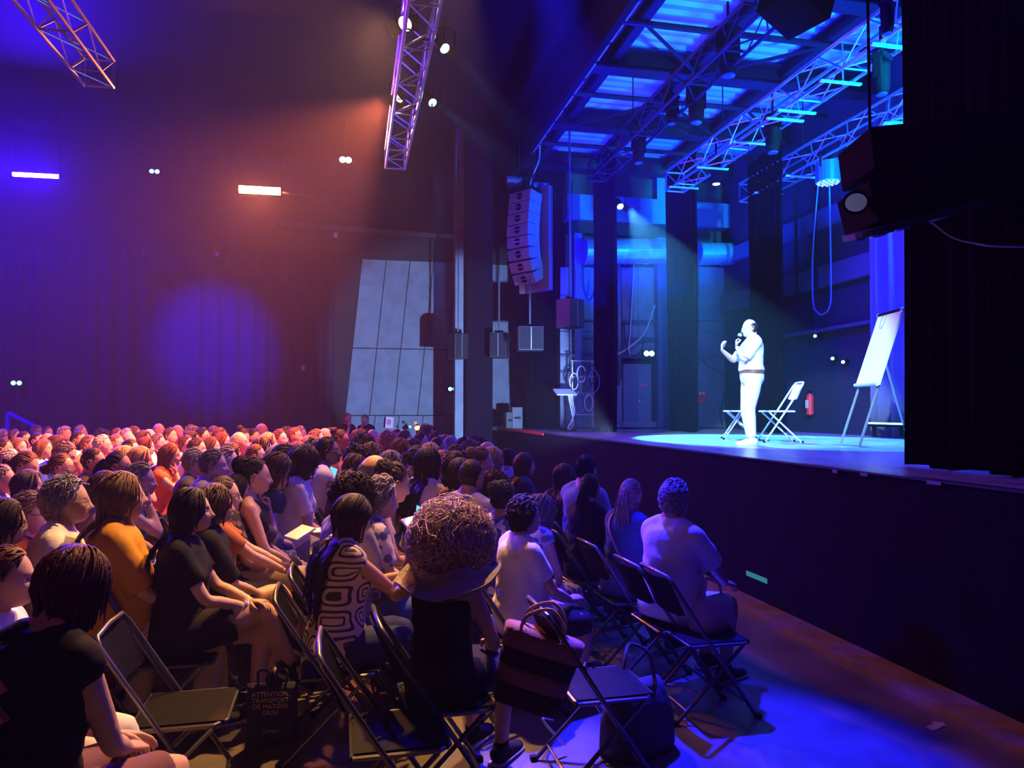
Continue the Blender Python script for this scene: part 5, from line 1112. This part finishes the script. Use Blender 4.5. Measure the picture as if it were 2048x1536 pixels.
per['fr10'] = H(943, 915, 5.6, 'person with cropped bald head and lavender collar shirt', 'crop', 'dark', 'long', 'lav', 'trousers', 'navy', skin='m', hp=.02, yaw=.7, var=20)
per['fr12'] = H(990, 938, 5.8, 'person with curly auburn hair left of the dark topknot', 'curly', 'auburn', 'tee', 'plum', 'skirt', 'plum', hp=.1, yaw=.8, var=21, **F)
per['fr13'] = H(1010, 957, 5.2, 'person with dark topknot and blue white patterned top', 'updo', 'black', 'tee', 'paisley', 'trousers', 'paisley', skin='d', hp=.08, yaw=.7, var=22, **F)
per['e725'] = H(718, 985, 4.1, 'person with long dark hair and retro square print blouse', 'long', 'dark', 'sleeveless', 'squares', 'trousers', 'navy', skin='m', hp=.32, lean=.08, yaw=.42, var=23, **F, RA=dict(w=(.46, .02, .88), h=(-.2, .6, -1), d=(.5, -.2, .85), n=(-.9, 0, .4), p=.7), LA=dict(w=(.44, .0, .84), h=(-.2, .6, -1), d=(.6, -.3, .7), n=(-.9, 0, .4), p=.7))
per['f19'] = H(905, 1012, 3.65, 'person with huge pinkish grey curls, black dress, back view', 'bigcurl', 'pink', 'tank', 'black', 'skirt', 'black', skin='m', hp=.05, bend=.15, yaw=.85, var=24, wd=.98, fem=True, LA=dict(w=(.16, .30, 1.10), h=(.3, .9, -.8), d=(-.6, -.8, .2), p=.8, mir=True), RA=dict(w=(.30, .10, .66)))
per['f15'] = H(1052, 988, 4.6, 'person with short dark curls and white t-shirt', 'shortf', 'dark', 'tee', 'white', 'skirt', 'black', skin='m', hp=.08, lean=.03, belly=.07, yaw=.28, var=25, fem=True, wd=.98, RA=dict(w=(.36, .06, .64), d=(1, -.2, .1)))
per['f16'] = H(1088, 985, 5.35, 'person in lavender flowered dress behind the white t-shirt', 'wavybob', 'dgrey', 'sleeveless', 'floral', 'skirt', 'floral', skin='m', hp=.35, bend=.4, yaw=.6, var=26, **F, LA=dict(w=(.05, .2, 1.12), h=(.3, .9, -.6), d=(-.6, -.7, .3), p=.6))
# front row
per['r1'] = H(1350, 955, 4.85, 'person with tousled grey hair and white shirt, end of front row', 'quiff', 'grey', 'half', 'white', 'bermuda', 'white', skin='m', hp=-.03, hy=.25, yaw=.42, var=27, wd=1.06, belly=.03, RA=dict(w=(.46, .10, .60), d=(1, -.1, -.2)), hs=1.02)
per['r2'] = H(1262, 955, 5.5, 'person with blond ponytail, denim jacket and bag strap', 'pony', 'blond', 'jacket', 'denim', 'trousers', 'navy', hp=.05, hy=.3, yaw=.45, var=28, **F)
per['r3'] = H(1180, 945, 6.1, 'person with dark ponytail and black top in front row', 'pony', 'dark', 'tee', 'black', 'trousers', 'black', skin='m', hp=.0, hy=.3, yaw=.5, var=29, **F)
per['r4'] = H(1172, 907, 6.6, 'person with short black hair and light blue shirt', 'short', 'black', 'tee', 'lblue', 'trousers', 'lav', hp=-.05, hy=.2, yaw=.5, var=30, wd=1.05)
per['r5'] = H(1128, 925, 6.9, 'person with very long straight brown hair in front row', 'long', 'brown', 'sleeveless', 'dgrey', 'skirt', 'dots', hp=0, yaw=.7, var=31, **F)
per['r6'] = H(1048, 903, 7.6, 'person with long brown hair, glasses and navy jacket', 'long', 'brown', 'jacket', 'navy', 'trousers', 'navy', opts='g', hp=.0, hy=0, yaw=.25, var=32, **F)
per['r7'] = H(1018, 894, 8.3, 'person with short dark hair and blue collar, front row', 'short', 'black', 'tee', 'lblue', 'trousers', 'navy', hp=0, yaw=.7, var=33)
# two men standing at the end wall
STH = dict(w=(.16, .02, 1.36), h=(.1, .6, -1), d=(.1, -.2, 1), n=(-1, 0, 0), p=.8)
def stander(px, py, d, yaw, label, hair, hc, top, tc, bot, bc, skin, P_, opts='', z=0, key=None):
    tgt = P(px, py, d); tl = Vector(P_.top) + Vector((0, 0, .012)); s_ = (tgt.z - z) / tl.z; o = tgt - Matrix.Rotation(yaw, 3, 'Z') @ (tl * s_)
    r = make_person(key, P_, hair, hc, skin, top, tc, bot, bc, label, glasses={'t': 'thin'}.get(opts), shoes='white' if z else 'black', var=40)
    r.location = (o.x, o.y, z); r.rotation_euler = (0, 0, yaw); r.scale = (s_, s_, s_); return r, P_
stander(695, 825, 17.0, -.9, 'person in black polo standing at the wall, hand at mouth, left one', 'short', 'dgrey', 'tee', 'black', 'trousers', 'black', 'l', Pose(stand=True, RA=STH, LA=dict(w=(.22, -.02, 1.12), h=(0, 1, -.5), d=(.1, -1, 0))), key='st1')
stander(729, 828, 17.3, -2.2, 'person in black standing at the wall, looking down, right one', 'short', 'dgrey', 'tee', 'black', 'trousers', 'black', 'l', Pose(stand=True, hp=.2, RA=STH, LA=dict(w=(.22, -.02, 1.12), h=(0, 1, -.5), d=(.1, -1, 0))), key='st2')
# the speaker on stage, facing left, microphone in one hand
PM = Pose(stand=True, wd=1.08, belly=.02, hp=.16, hy=.0, lean=-.03, LA=dict(w=(.20, .02, 1.30), h=(-.1, .7, -1), d=(.0, -.25, 1), n=(-.8, .3, 0), p=1.0), RA=dict(w=(.36, .10, 1.26), h=(-.2, .5, -1), d=(.1, -.15, 1), n=(-1, -.2, 0), p=.5), legs={1: (.05, .13, .08), -1: (-.02, -.12, .08)})
# (for this figure, LA is the near arm: he faces the hall, his left side is towards the camera)
per['pm'] = stander(1497, 636, 9.5, R(180) - .22, 'person with half bald head, glasses, white shirt speaking into microphone', 'fringe', 'dark', 'tucked', 'white', 'trousers', 'white', 'l', PM, 't', TS, 'pm')
rpm, _ = per['pm']
bel = MB(); bel.tube([tuple(PM.sp(.045)), tuple(PM.sp(.08))], [(.206, .152), (.204, .150)], 28); bel.build('belt', mat('belt_brown', (.20, .07, .035), .5), rpm); MB().box((PM.sp(.06)[0] + .152, 0, PM.sp(.06)[2]), (.012, .05, .04)).build('belt_buckle', ALU, rpm)
e, w_, hd, pn, _c = PM.A[1]
ms = rpm.matrix_basis @ Vector(w_ + hd * .07 + pn * .03); mt = rpm.matrix_basis @ Vector(PM.hc + PM.HR @ np.array((.14, 0, -.065)))
mic = thing('microphone', 'black handheld microphone with pale grille head held by the speaker', 'microphone', ms); dv = (mt - ms).normalized(); dv = (dv + Vector((0, 0, .35))).normalized()
MB().tube([dv * -.13, dv * .065], [.011, .017], 10).build('handle', BLK, mic); MB().ball(dv * .09, (.027,) * 3, 12, 8).build('grille_head', mat('mic_grille', (.6, .62, .62), .35, .7, bump=.5, bscale=300), mic)

# ------------------------------------------------------------------ chairs under everybody close enough for theirs to show
cache_done = []
for (r, x, y, yaw, d, desc) in placed:
    if d < 8.9:
        folding_chair('folding_chair', 'black folding chair under the ' + ' '.join(desc.replace(',', '').split()[:10]), x - .0, y, yaw * .08, 'folding chairs of the audience')
for cx, cy, lb in ((.18, 3.22, 'empty black folding chair in the foreground, left of the black dress'), (2.08, 4.2, 'empty folding chair with handbag at the end of the front row'), (1.2, 3.55, 'empty folding chair holding black sunglasses, beside the striped straw bag'), (-.75, 3.66, 'empty black folding chair between tank top and crossed legs')):
    folding_chair('folding_chair', lb, cx, cy, .02, 'folding chairs of the audience')
for px, py, rz, lb in ((1478, 826, math.pi + .1, 'white folding chair behind the speaker, left one on the stage'), (1556, 826, math.pi - .45, 'white folding chair right of the speaker on the stage')):
    p = PZ(px, 884 if px > 1500 else 878, TS); folding_chair('stage_chair', lb, p.x, p.y, {1478: math.pi - .42, 1556: math.pi - .30}[px], None, STEELW, STEELW, TS)

# ------------------------------------------------------------------ props
# flip chart
ez = PZ(1735, 890, TS); ez = thing('flip_chart', 'white flip chart easel tilted at the right of the stage', 'easel', (ez.x, ez.y, TS))
def E(px, py, X): return PX(px, py, X) - ez.location
f1, f2 = PZ(1681, 889, TS) - ez.location, PZ(1718, 894, TS) - ez.location
t1, t2 = P(1765, 632, 9.45) - ez.location, P(1806, 621, 8.75) - ez.location
for a, b in ((f1, t1), (f2, t2)): MB().tube([a, b], .016, 8).build('leg', mat('easel_leg', (.30, .34, .40), .35, .5), ez)
b3 = PZ(1815, 876, TS) - ez.location; MB().tube([(t1 + t2) / 2 * .75 + (f1 + f2) / 2 * .25, b3], .018, 8).build('rear_leg', STEELW, ez)
u1, u2 = f1.lerp(t1, .46), f2.lerp(t2, .46); n_ = (u2 - u1).cross(t1 - u1).normalized(); n_ = n_ if n_.x < 0 else -n_
q = [u1, u2, t2, t1]; ex = [(u1 - u2) * .08, (u2 - u1) * .08, (t2 - t1) * .08, (t1 - t2) * .08]; q = [a + b for a, b in zip(q, ex)]
WPAP = mat('flip_paper', (.85, .87, .9), .6)
for nm, o0, o1, m_ in (('board', .005, .022, STEELW), ('paper_pad', .023, .034, WPAP)):
    MB().add([a + n_ * o0 for a in q] + [a + n_ * o1 for a in q], [(3, 2, 1, 0), (4, 5, 6, 7), (0, 1, 5, 4), (1, 2, 6, 5), (2, 3, 7, 6), (3, 0, 4, 7)]).build(nm, m_, ez)
MB().tube([q[3] + n_ * .03, q[2] + n_ * .03], .020, 8).build('clamp_bar', BLK, ez); MB().tube([q[0] + n_ * .04, q[1] + n_ * .04], .022, 8).build('pen_tray', mat('tray_grey', (.45, .5, .55), .4), ez)
for a in (q[2], q[3]): MB().ball(a + n_ * .03, .028, 8, 6).build('clamp_knob', ALU, ez)
c_ = q[3] * .62 + q[2] * .28 + q[0] * .06 + q[1] * .04; X_ = (q[2] - q[3]).normalized(); Y_ = (q[3] - q[0]).normalized()
MB().tube([c_ + n_ * .036 + X_ * .07 * math.cos(a) + Y_ * .10 * math.sin(a) for a in np.linspace(.4, 6.6, 22)], .0045, 5, side=tuple(n_)).build('drawn_circle', mat('marker_green', (.02, .25, .22), .5), ez)
# extinguisher, cabinet, signs
p = PX(1620, 808, XB - .075); t = thing('fire_extinguisher', 'red fire extinguisher hanging on the dark rear stage wall', 'extinguisher', p); REDP = mat('red_paint', (.75, .03, .03), .35)
MB().tube([(0, 0, -.22), (0, 0, -.20), (0, 0, .14), (0, 0, .19), (0, 0, .21)], [.05, .07, .07, .045, .02], 16).build('cylinder_body', REDP, t); MB().box((0, 0, .24), (.03, .10, .04)).build('handle', BLK, t); MB().tube([(-.02, .03, .22), (-.05, .12, .1), (-.05, .11, -.10)], .012, 6).build('hose', BLK, t); MB().box((-.071, 0, 0), (.006, .09, .16)).build('paper_label', mat('ext_label', (.7, .6, .7), .5), t)
p = wy(1398, 794, .06); t = thing('fire_cabinet', 'red fire hose cabinet with small notices on the stage side wall', 'cabinet', p); MB().box((0, 0, 0), (.30, .1, .30)).build('cabinet_body', REDP, t, bevel=.008); MB().box((0, -.055, 0), (.27, .012, .27)).build('cabinet_door', mat('red_door', (.85, .05, .04), .4), t)
for x, z, a, b in ((-.09, .06, .05, .05), (.0, .09, .06, .05), (.09, .09, .05, .05), (-.09, -.02, .04, .03)): MB().box((x, -.063, z), (a, .004, b)).build('notice', mat('notice_white', (.75, .6, .65), .5), t)
p = PY(779, 845, YH - .22); t = thing('wall_notice', 'pink white paper notice on the dark end wall', 'notice', p); MB().box((0, 0, 0), (.21, .01, .30), Euler((0, .08, 0))).build('paper', mat('notice_paper', (.75, .45, .6), .6), t); MB().box((-.02, -.008, .01), (.11, .004, .14), Euler((0, .08, 0))).build('printed_block', mat('notice_print', (.6, .12, .3), .6), t)
p = wy(1225, 763, .1); tag(MB().box((0, 0, 0), (.12, .02, .30)).build('white_board', mat('notice_white', (.75, .6, .65), .5), loc=p), 'small white notice board behind the first inner curtain', 'notice')
for px, py, lb in ((606, 735, 'small pale wall lamp low on the end wall'), (671, 470, 'small white box on the wall rail'), (434, 508, 'tiny lilac sensor on the end wall')):
    p = PY(px, py, YH - .35); t = thing('wall_sensor', lb, 'sensor', p); MB().box((0, .1, .02), (.1, .18, .05)).build('bracket', BLK, t); MB().tube([(0, 0, .05), (0, 0, -.07)], [.06, .045], 10).build('sensor_head', mat('sensor_white', (.7, .65, .8), .5), t)
# handrail at the left, its blue glow put into the colour
a, b, c = PY(16, 826, 18.6), PY(62, 852, 18.6), PY(19, 885, 18.6); t = thing('handrail', 'blue lit sloping handrail at the far left', 'handrail', (a.x, a.y, 0)); m_ = mat('rail_blue_glow', (.04, .04, .7), .4)
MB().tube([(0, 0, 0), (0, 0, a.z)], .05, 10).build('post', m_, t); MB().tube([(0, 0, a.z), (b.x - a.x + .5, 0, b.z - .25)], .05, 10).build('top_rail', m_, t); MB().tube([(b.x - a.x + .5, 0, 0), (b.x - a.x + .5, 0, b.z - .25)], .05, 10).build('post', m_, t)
# side stage rack with coiled cables and a small desk
p = P(1165, 800, 15.6); t = thing('cable_rack', 'wheeled rack draped with coiled cables between the first two curtains', 'rack', (p.x, p.y, TS))
for sx in (-.22, .22): MB().tube([(sx, 0, .05), (sx, 0, 1.5)], .018, 8).build('rack_post', ALU, t)
for z in (.35, .8, 1.15, 1.48): MB().tube([(-.26, 0, z), (.26, 0, z)], .015, 8, side=(0, 0, 1)).build('rack_bar', ALU, t)
for i in range(9):
    cx, cz, rr = -.2 + .05 * i, (1.05, .95, .6, 1.2)[i % 4], .17 + .03 * (i % 3); MB().tube([(cx + rr * .55 * math.sin(a), -.05 - .012 * i, cz + rr * math.cos(a)) for a in np.linspace(0, 6.28, 20)], .014, 5, side=(0, 1, 0)).build('coiled_cable', (CABW, CAB, mat('cable_blue', (.08, .08, .3), .5))[i % 3], t)
for sx in (-.22, .22): MB().ball((sx, -.1, .04), .04, 8, 6).build('caster', BLK, t)
MB().box((0, 0, .07), (.56, .4, .04)).build('rack_base', GIRD, t)
p = P(1130, 790, 15.4); t = thing('music_stand', 'small slanted desk on a stand beside the end curtain', 'stand', (p.x, p.y, TS)); MB().box((0, 0, .82), (.42, .34, .03), Euler((.35, 0, 0))).build('desk_top', mat('desk_pale', (.45, .48, .55), .4), t)
MB().tube([(0, 0, .1), (0, 0, .8)], .018, 8).build('stand_pole', BLK, t); MB().box((0, 0, .03), (.5, .06, .04)).box((0, 0, .031), (.06, .4, .04)).build('stand_base', BLK, t)
for i in range(3): MB().tube(smooth_path([(.06 + .03 * i, -.05, .75), (.12 + .03 * i, -.08, .4), (.16 - .05 * i, -.08, .12), (.02, -.1, .02)], 5), .012, 5).build('draped_cable', CABW, t)
# green laser reflection made as a glowing strip on the stage front, small tapes
tag(MB().box(PX(1513, 1154, XS - .004), (.006, .36, .045)).build('laser_streak', mat('green_laser_glow', (.02, .25, .15), .5, emit=(.02, .8, .45), es=.22)), 'faint green laser reflection on the dark stage front, as a glowing strip', 'strip')
for i, (px, py) in enumerate(((1670, 941), (1728, 947), (1868, 964))): tag(MB().box(PX(px, py + 2, XS - .025), (.006, (.06, .08, .12)[i], .022)).build('edge_tape', mat('tape_grey', (.12, .2, .2), .6)), ('left', 'middle', 'right')[i] + ' small grey tape piece just under the stage edge', 'tape', 'tape pieces under the stage edge')
p = PZ(1868, 1455, 0); t = thing('floor_tape', 'pale scuffed tape mark on the hall floor at lower right', 'tape', (p.x, p.y, 0)); MB().box((0, 0, .002), (.10, .05, .003), Euler((0, 0, .4))).build('tape_piece', mat('tape_pale', (.4, .36, .4), .7), t); MB().box((.06, .03, .0022), (.06, .05, .003), Euler((0, 0, -.5))).build('tape_piece', mat('tape_pale', (.4, .36, .4), .7), t)
for i, (a, b) in enumerate((((1180, 1290), (1466, 1487)), ((1480, 1205), (1640, 1330)))):
    pass
for px, py in ((1580, 1298), (1615, 1315), (1660, 1346), (1780, 1445), (1815, 1428)):
    pass
# --- bags, phones, notebooks
def bag_hand(nm, lb, p, size, m_, rz=0, handle=True, hm=None, lean=0):
    t = thing(nm, lb, 'bag', p, rz); x, y, z = size; mb = MB()
    mb.tube([(0, 0, 0), (0, 0, z * .08), (0, 0, z * .5), (0, 0, z * .92), (0, 0, z)], [(x * .40, y * .42), (x * .5, y * .5), (x * .49, y * .47), (x * .40, y * .26), (x * .36, y * .10)], 20, side=(1, 0, 0), sq=.7); o = mb.build('bag_body', m_, t, smooth=True)
    if handle: MB().tube(smooth_path([(-x * .3, 0, z * .9), (-x * .2, 0, z * 1.35), (0, y * .2, z * 1.5), (x * .2, 0, z * 1.35), (x * .3, 0, z * .9)], 4), .010, 6, side=(0, 1, 0)).build('handle', hm or m_, t)
    return t
p = PZ(1425, 1258, .445); bag_hand('handbag', 'greyish handbag lying on the empty front row chair', (p.x, p.y, .446), (.34, .20, .20), mat('bag_mauve', (.50, .36, .40), .7, bump=.4, bscale=12), .5, True)
p = PZ(1275, 1500, 0); bag_hand('tote_bag', 'slumped grey felt tote bag on the floor at lower centre', (p.x, p.y, 0), (.44, .26, .36), mat('bag_grey', (.07, .062, .062), .9, bump=.5, bscale=14), .4)
p = P(602, 1035, 6.3); bag_hand('handbag', 'small round tan leather handbag on the lap of denim jacket', p, (.17, .10, .16), mat('bag_tan', (.42, .17, .06), .5), .3, True, mat('strap_dark', (.10, .05, .03), .5))
# striped straw bag hanging on a chair
p = P(1062, 1372, 3.55); t = thing('straw_bag', 'big straw bag with broad pink and black stripes', 'bag', p, -.35); t.scale = (.78,) * 3
n = 18
for i, (z0, z1, m_) in enumerate(((.21, .33, 'p'), (.11, .21, 'k'), (.0, .11, 'p'), (-.12, .0, 'k'))):
    mb = MB(); w0 = .25 - .012 * i; mb.tube([(0, 0, z0), (0, 0, (z0 + z1) / 2), (0, 0, z1)], [(w0 - .012, .09), (w0 - .004, .095), (w0, .10)], 24, side=(1, 0, 0), sq=.55)
    o = mb.build('woven_band', mat('straw_pink', (.24, .10, .12), .85, bump=.7, bscale=60) if m_ == 'p' else mat('straw_black', (.015, .013, .02), .85, bump=.7, bscale=60), t, smooth=True); o.rotation_euler = (0, .26, 0)
for sy in (-.08, .08):
    o = MB().tube(smooth_path([(-.14, sy, .30), (-.13, sy, .42), (0, sy, .50), (.1, sy, .42), (.12, sy, .30)], 5), .011, 6).build('handle', mat('rope_tan', (.40, .24, .12), .8), t); o.rotation_euler = (0, .26, 0)
# navy tote with print, under the crossed legs
p = P(545, 1352, 4.0); t = thing('printed_tote', 'navy tote bag printed with pale French capitals under the crossed legs', 'bag', (p.x, p.y, .02), -.12); t.scale = (.8,) * 3
MB().tube([(0, 0, 0), (0, 0, .02), (0, 0, .2), (0, 0, .40)], [(.14, .03), (.16, .045), (.165, .035), (.165, .012)], 20, side=(1, 0, 0), sq=.5).build('bag_body', mat('tote_navy', (.02, .028, .09), .85, bump=.3, bscale=12), t, smooth=True)
INK = mat('tote_ink', (.62, .45, .38), .7)
text('print_lines', 'ATTENTION,\nTRANSPORT\nDE MATIÈRE\nGRISE', INK, (0, -.052, .285), (R(90), 0, 0), .042, t); text('print_logo', 'Cultura', INK, (0, -.056, .11), (R(90), 0, 0), .036, t)
for s_ in (-.06, .06): MB().tube(smooth_path([(s_ - .03, 0, .39), (s_ - .03, 0, .48), (s_ + .03, .0, .48), (s_ + .03, 0, .39)], 4), (.010), 6).build('handle', mat('tote_navy2', (.02, .028, .09), .85), t)
def phone(lb, p, rot, scr=(.1, .5, .9), s=1.0, es=1.6):
    t = thing('smartphone', lb, 'phone', p); t.rotation_euler = rot; MB().box((0, 0, 0), (.075 * s, .009, .155 * s)).build('phone_body', BLK, t, bevel=.003); MB().box((0, -.006, 0), (.066 * s, .003, .14 * s)).build('screen', mat('phone_screen%.1f' % scr[1], (.02, .05, .1), .2, emit=scr, es=es), t); return t
q_ = hw(per['e725'], -1); phone('bright blue phone held up by the square print blouse wearer', P(838, 1037, (q_ - O).dot(FW) * .99), (R(-25), R(28), R(30)), (.12, .55, 1), 1.0, 1.5)
q_ = hw(per['g3'], -1); phone('phone held upright at the lower left edge', P(22, 1295, (q_ - O).dot(FW)), (R(-10), R(8), R(-80)), (.10, .10, .12), 1.0, .2)
phone('cyan lit phone in hands beside the white t-shirt', P(664, 948, 7.3), (R(-40), R(25), R(10)), (.1, .6, 1), 1.1, 1.4); phone('dark phone on the thigh beside the beige trousers', P(275, 1150, 4.4), (R(-75), R(10), R(20)), (.05, .15, .5), 1.0, .4)
t = thing('notebook', 'open white notebook on the knees in the left block', 'notebook', P(600, 1065, 5.25), .5); MB().box((0, 0, 0), (.15, .21, .012), Euler((0, -.45, 0))).build('page_block', WPAP, t); MB().box((.15 * .92, 0, .0), (.15, .21, .008), Euler((0, .05, 0))).build('open_page', WPAP, t)
t = thing('notebook', 'white paper sheet held behind the big curls', 'notebook', P(845, 1045, 5.2), .2); MB().box((0, 0, 0), (.22, .30, .006), Euler((.2, -.2, 0))).build('sheet', WPAP, t); MB().box((0, 0, -.006), (.23, .31, .004), Euler((.2, -.2, 0))).build('backing_card', mat('card', (.3, .3, .35), .7), t)
# sun hat resting on the back of the curly person
p = per['f19'][0].matrix_basis @ Vector((-.02, -.05, 1.075)); t = thing('sun_hat', 'pale wide brimmed sun hat hanging on the back below big curls', 'hat', p, .85)
V = []; Fh = []; n = 40; prof = ((.11, .05), (.115, .03), (.12, .012), (.13, .0), (.145, -.006), (.18, -.012), (.22, -.02), (.238, -.006))
for (rr, zz) in prof:
    for i in range(n): a = 2 * math.pi * i / n; V.append((rr * 1.0 * math.cos(a), rr * 1.12 * math.sin(a), zz + (.018 * math.sin(3 * a) + .012 * math.sin(5 * a + 1)) * (rr / .26) ** 2))
for k in range(len(prof) - 1):
    for i in range(n): Fh.append((k * n + i, k * n + (i + 1) % n, (k + 1) * n + (i + 1) % n, (k + 1) * n + i))
V = [np.array(Euler((0, -.26, 0)).to_matrix()) @ np.array(v_) for v_ in V]
o = MB().add(V, Fh).build('brim_and_crown', mat('hat_cloth', (.24, .21, .25), .9, bump=.5, bscale=40), t, smooth=True); q = o.modifiers.new('t', 'SOLIDIFY'); q.thickness = .006
for kk in (4, 5, 6):
    pr_ = prof[kk]; MB().tube([np.array(Euler((0, -.26, 0)).to_matrix()) @ np.array((pr_[0] * math.cos(a), pr_[0] * 1.12 * math.sin(a), pr_[1] - .006 + .018 * math.sin(3 * a) * (pr_[0] / .26) ** 2)) for a in np.linspace(0, 6.283, 40)], .003, 5).build('brim_seam', mat('hat_band', (.25, .22, .3), .8), t)
# lattice straps on the tank top seen from behind
r, P_ = per['g4']
for (zc, w2, h2) in ((.40, .055, .035), (.325, .085, .055), (.235, .05, .03)):
    V = []
    for (yy, zz) in ((0, h2), (w2, 0), (0, -h2), (-w2, 0), (0, 0)):
        q = P_.sp(zc + zz); V.append(q + np.array((-.150 + abs(yy) * .10 + (0 if zc < .38 else .012), yy, 0)))
    MB().add(V + [v_ + np.array((.03, 0, 0)) for v_ in V], [(0, 1, 4), (1, 2, 4), (2, 3, 4), (3, 0, 4), (5, 9, 6), (6, 9, 7), (7, 9, 8), (8, 9, 5), (0, 5, 6, 1), (1, 6, 7, 2), (2, 7, 8, 3), (3, 8, 5, 0)]).build('back_cutout', m_skin('m'), r)['label'] = 'bare skin showing in the lattice back'
# bag strap over the denim jacket
r, P_ = per['r2']; pts = [P_.sp(.02) + np.array((-.06, -.19, 0)), P_.sp(.15) + np.array((-.135, -.12, 0)), P_.sp(.3) + np.array((-.15, -.02, 0)), P_.sp(.43) + np.array((-.13, .07, 0)), P_.sp(.51) + np.array((-.04, .095, .01)), P_.sp(.44) + np.array((.10, .08, 0)), P_.sp(.3) + np.array((.15, 0, 0))]
MB().tube(smooth_path(pts, 4), [(.018, .005)] * 25, 6, side=(0, 1, 0)).build('bag_strap', mat('strap_pale', (.4, .3, .3), .6), r)
# watches
for kk, sd in (('f1', -1), ('f19', 1)):
    r, P_ = per[kk]; e, w_, *_x = P_.A[sd]; dd = unit(w_ - e); MB().tube([w_ - dd * .035, w_ - dd * .015], .031, 14).build('watch_strap', ALU, r)
t = thing('sunglasses', 'black sunglasses lying on the empty chair behind the straw bag', 'sunglasses', PZ(1185, 1332, .452), .4); MB().tube([(-.06, 0, .0), (-.03, .02, .01), (.0, .0, .015), (.03, .02, .01), (.06, 0, 0)], .012, 6).build('front_frame', GLF, t); MB().tube([(-.06, 0, 0), (-.05, .1, -.005)], .004, 6).build('temple', GLF, t); MB().tube([(.06, 0, 0), (.05, .1, -.005)], .004, 6).build('temple', GLF, t)
c_ = tag(MB().tube(smooth_path([PZ(1105, 1440, .1), PZ(1085, 1440, .18), PZ(1130, 1490, .05)], 4), .007, 6).build('umbrella_stick', ALU), 'thin shining metal stick under the straw bag', 'stick')

# ------------------------------------------------------------------ haze in the hall and over the stage
hz = bpy.data.materials.new('haze'); hz.use_nodes = True; nt = hz.node_tree; nt.nodes.clear(); o_ = nt.nodes.new('ShaderNodeOutputMaterial'); vs = nt.nodes.new('ShaderNodeVolumeScatter')
vs.inputs['Color'].default_value = (.95, .95, 1, 1); vs.inputs['Density'].default_value = HAZE; vs.inputs['Anisotropy'].default_value = .35; nt.links.new(vs.outputs[0], o_.inputs['Volume'])
h = MB().box(((-12.9 + 8.7) / 2, (YH - 3) / 2, 4.0), (21.6, YH + 2.9, 7.9)).build('haze', hz); h['kind'] = 'stuff'; h['label'] = 'thin stage haze hanging in the hall and over the stage'
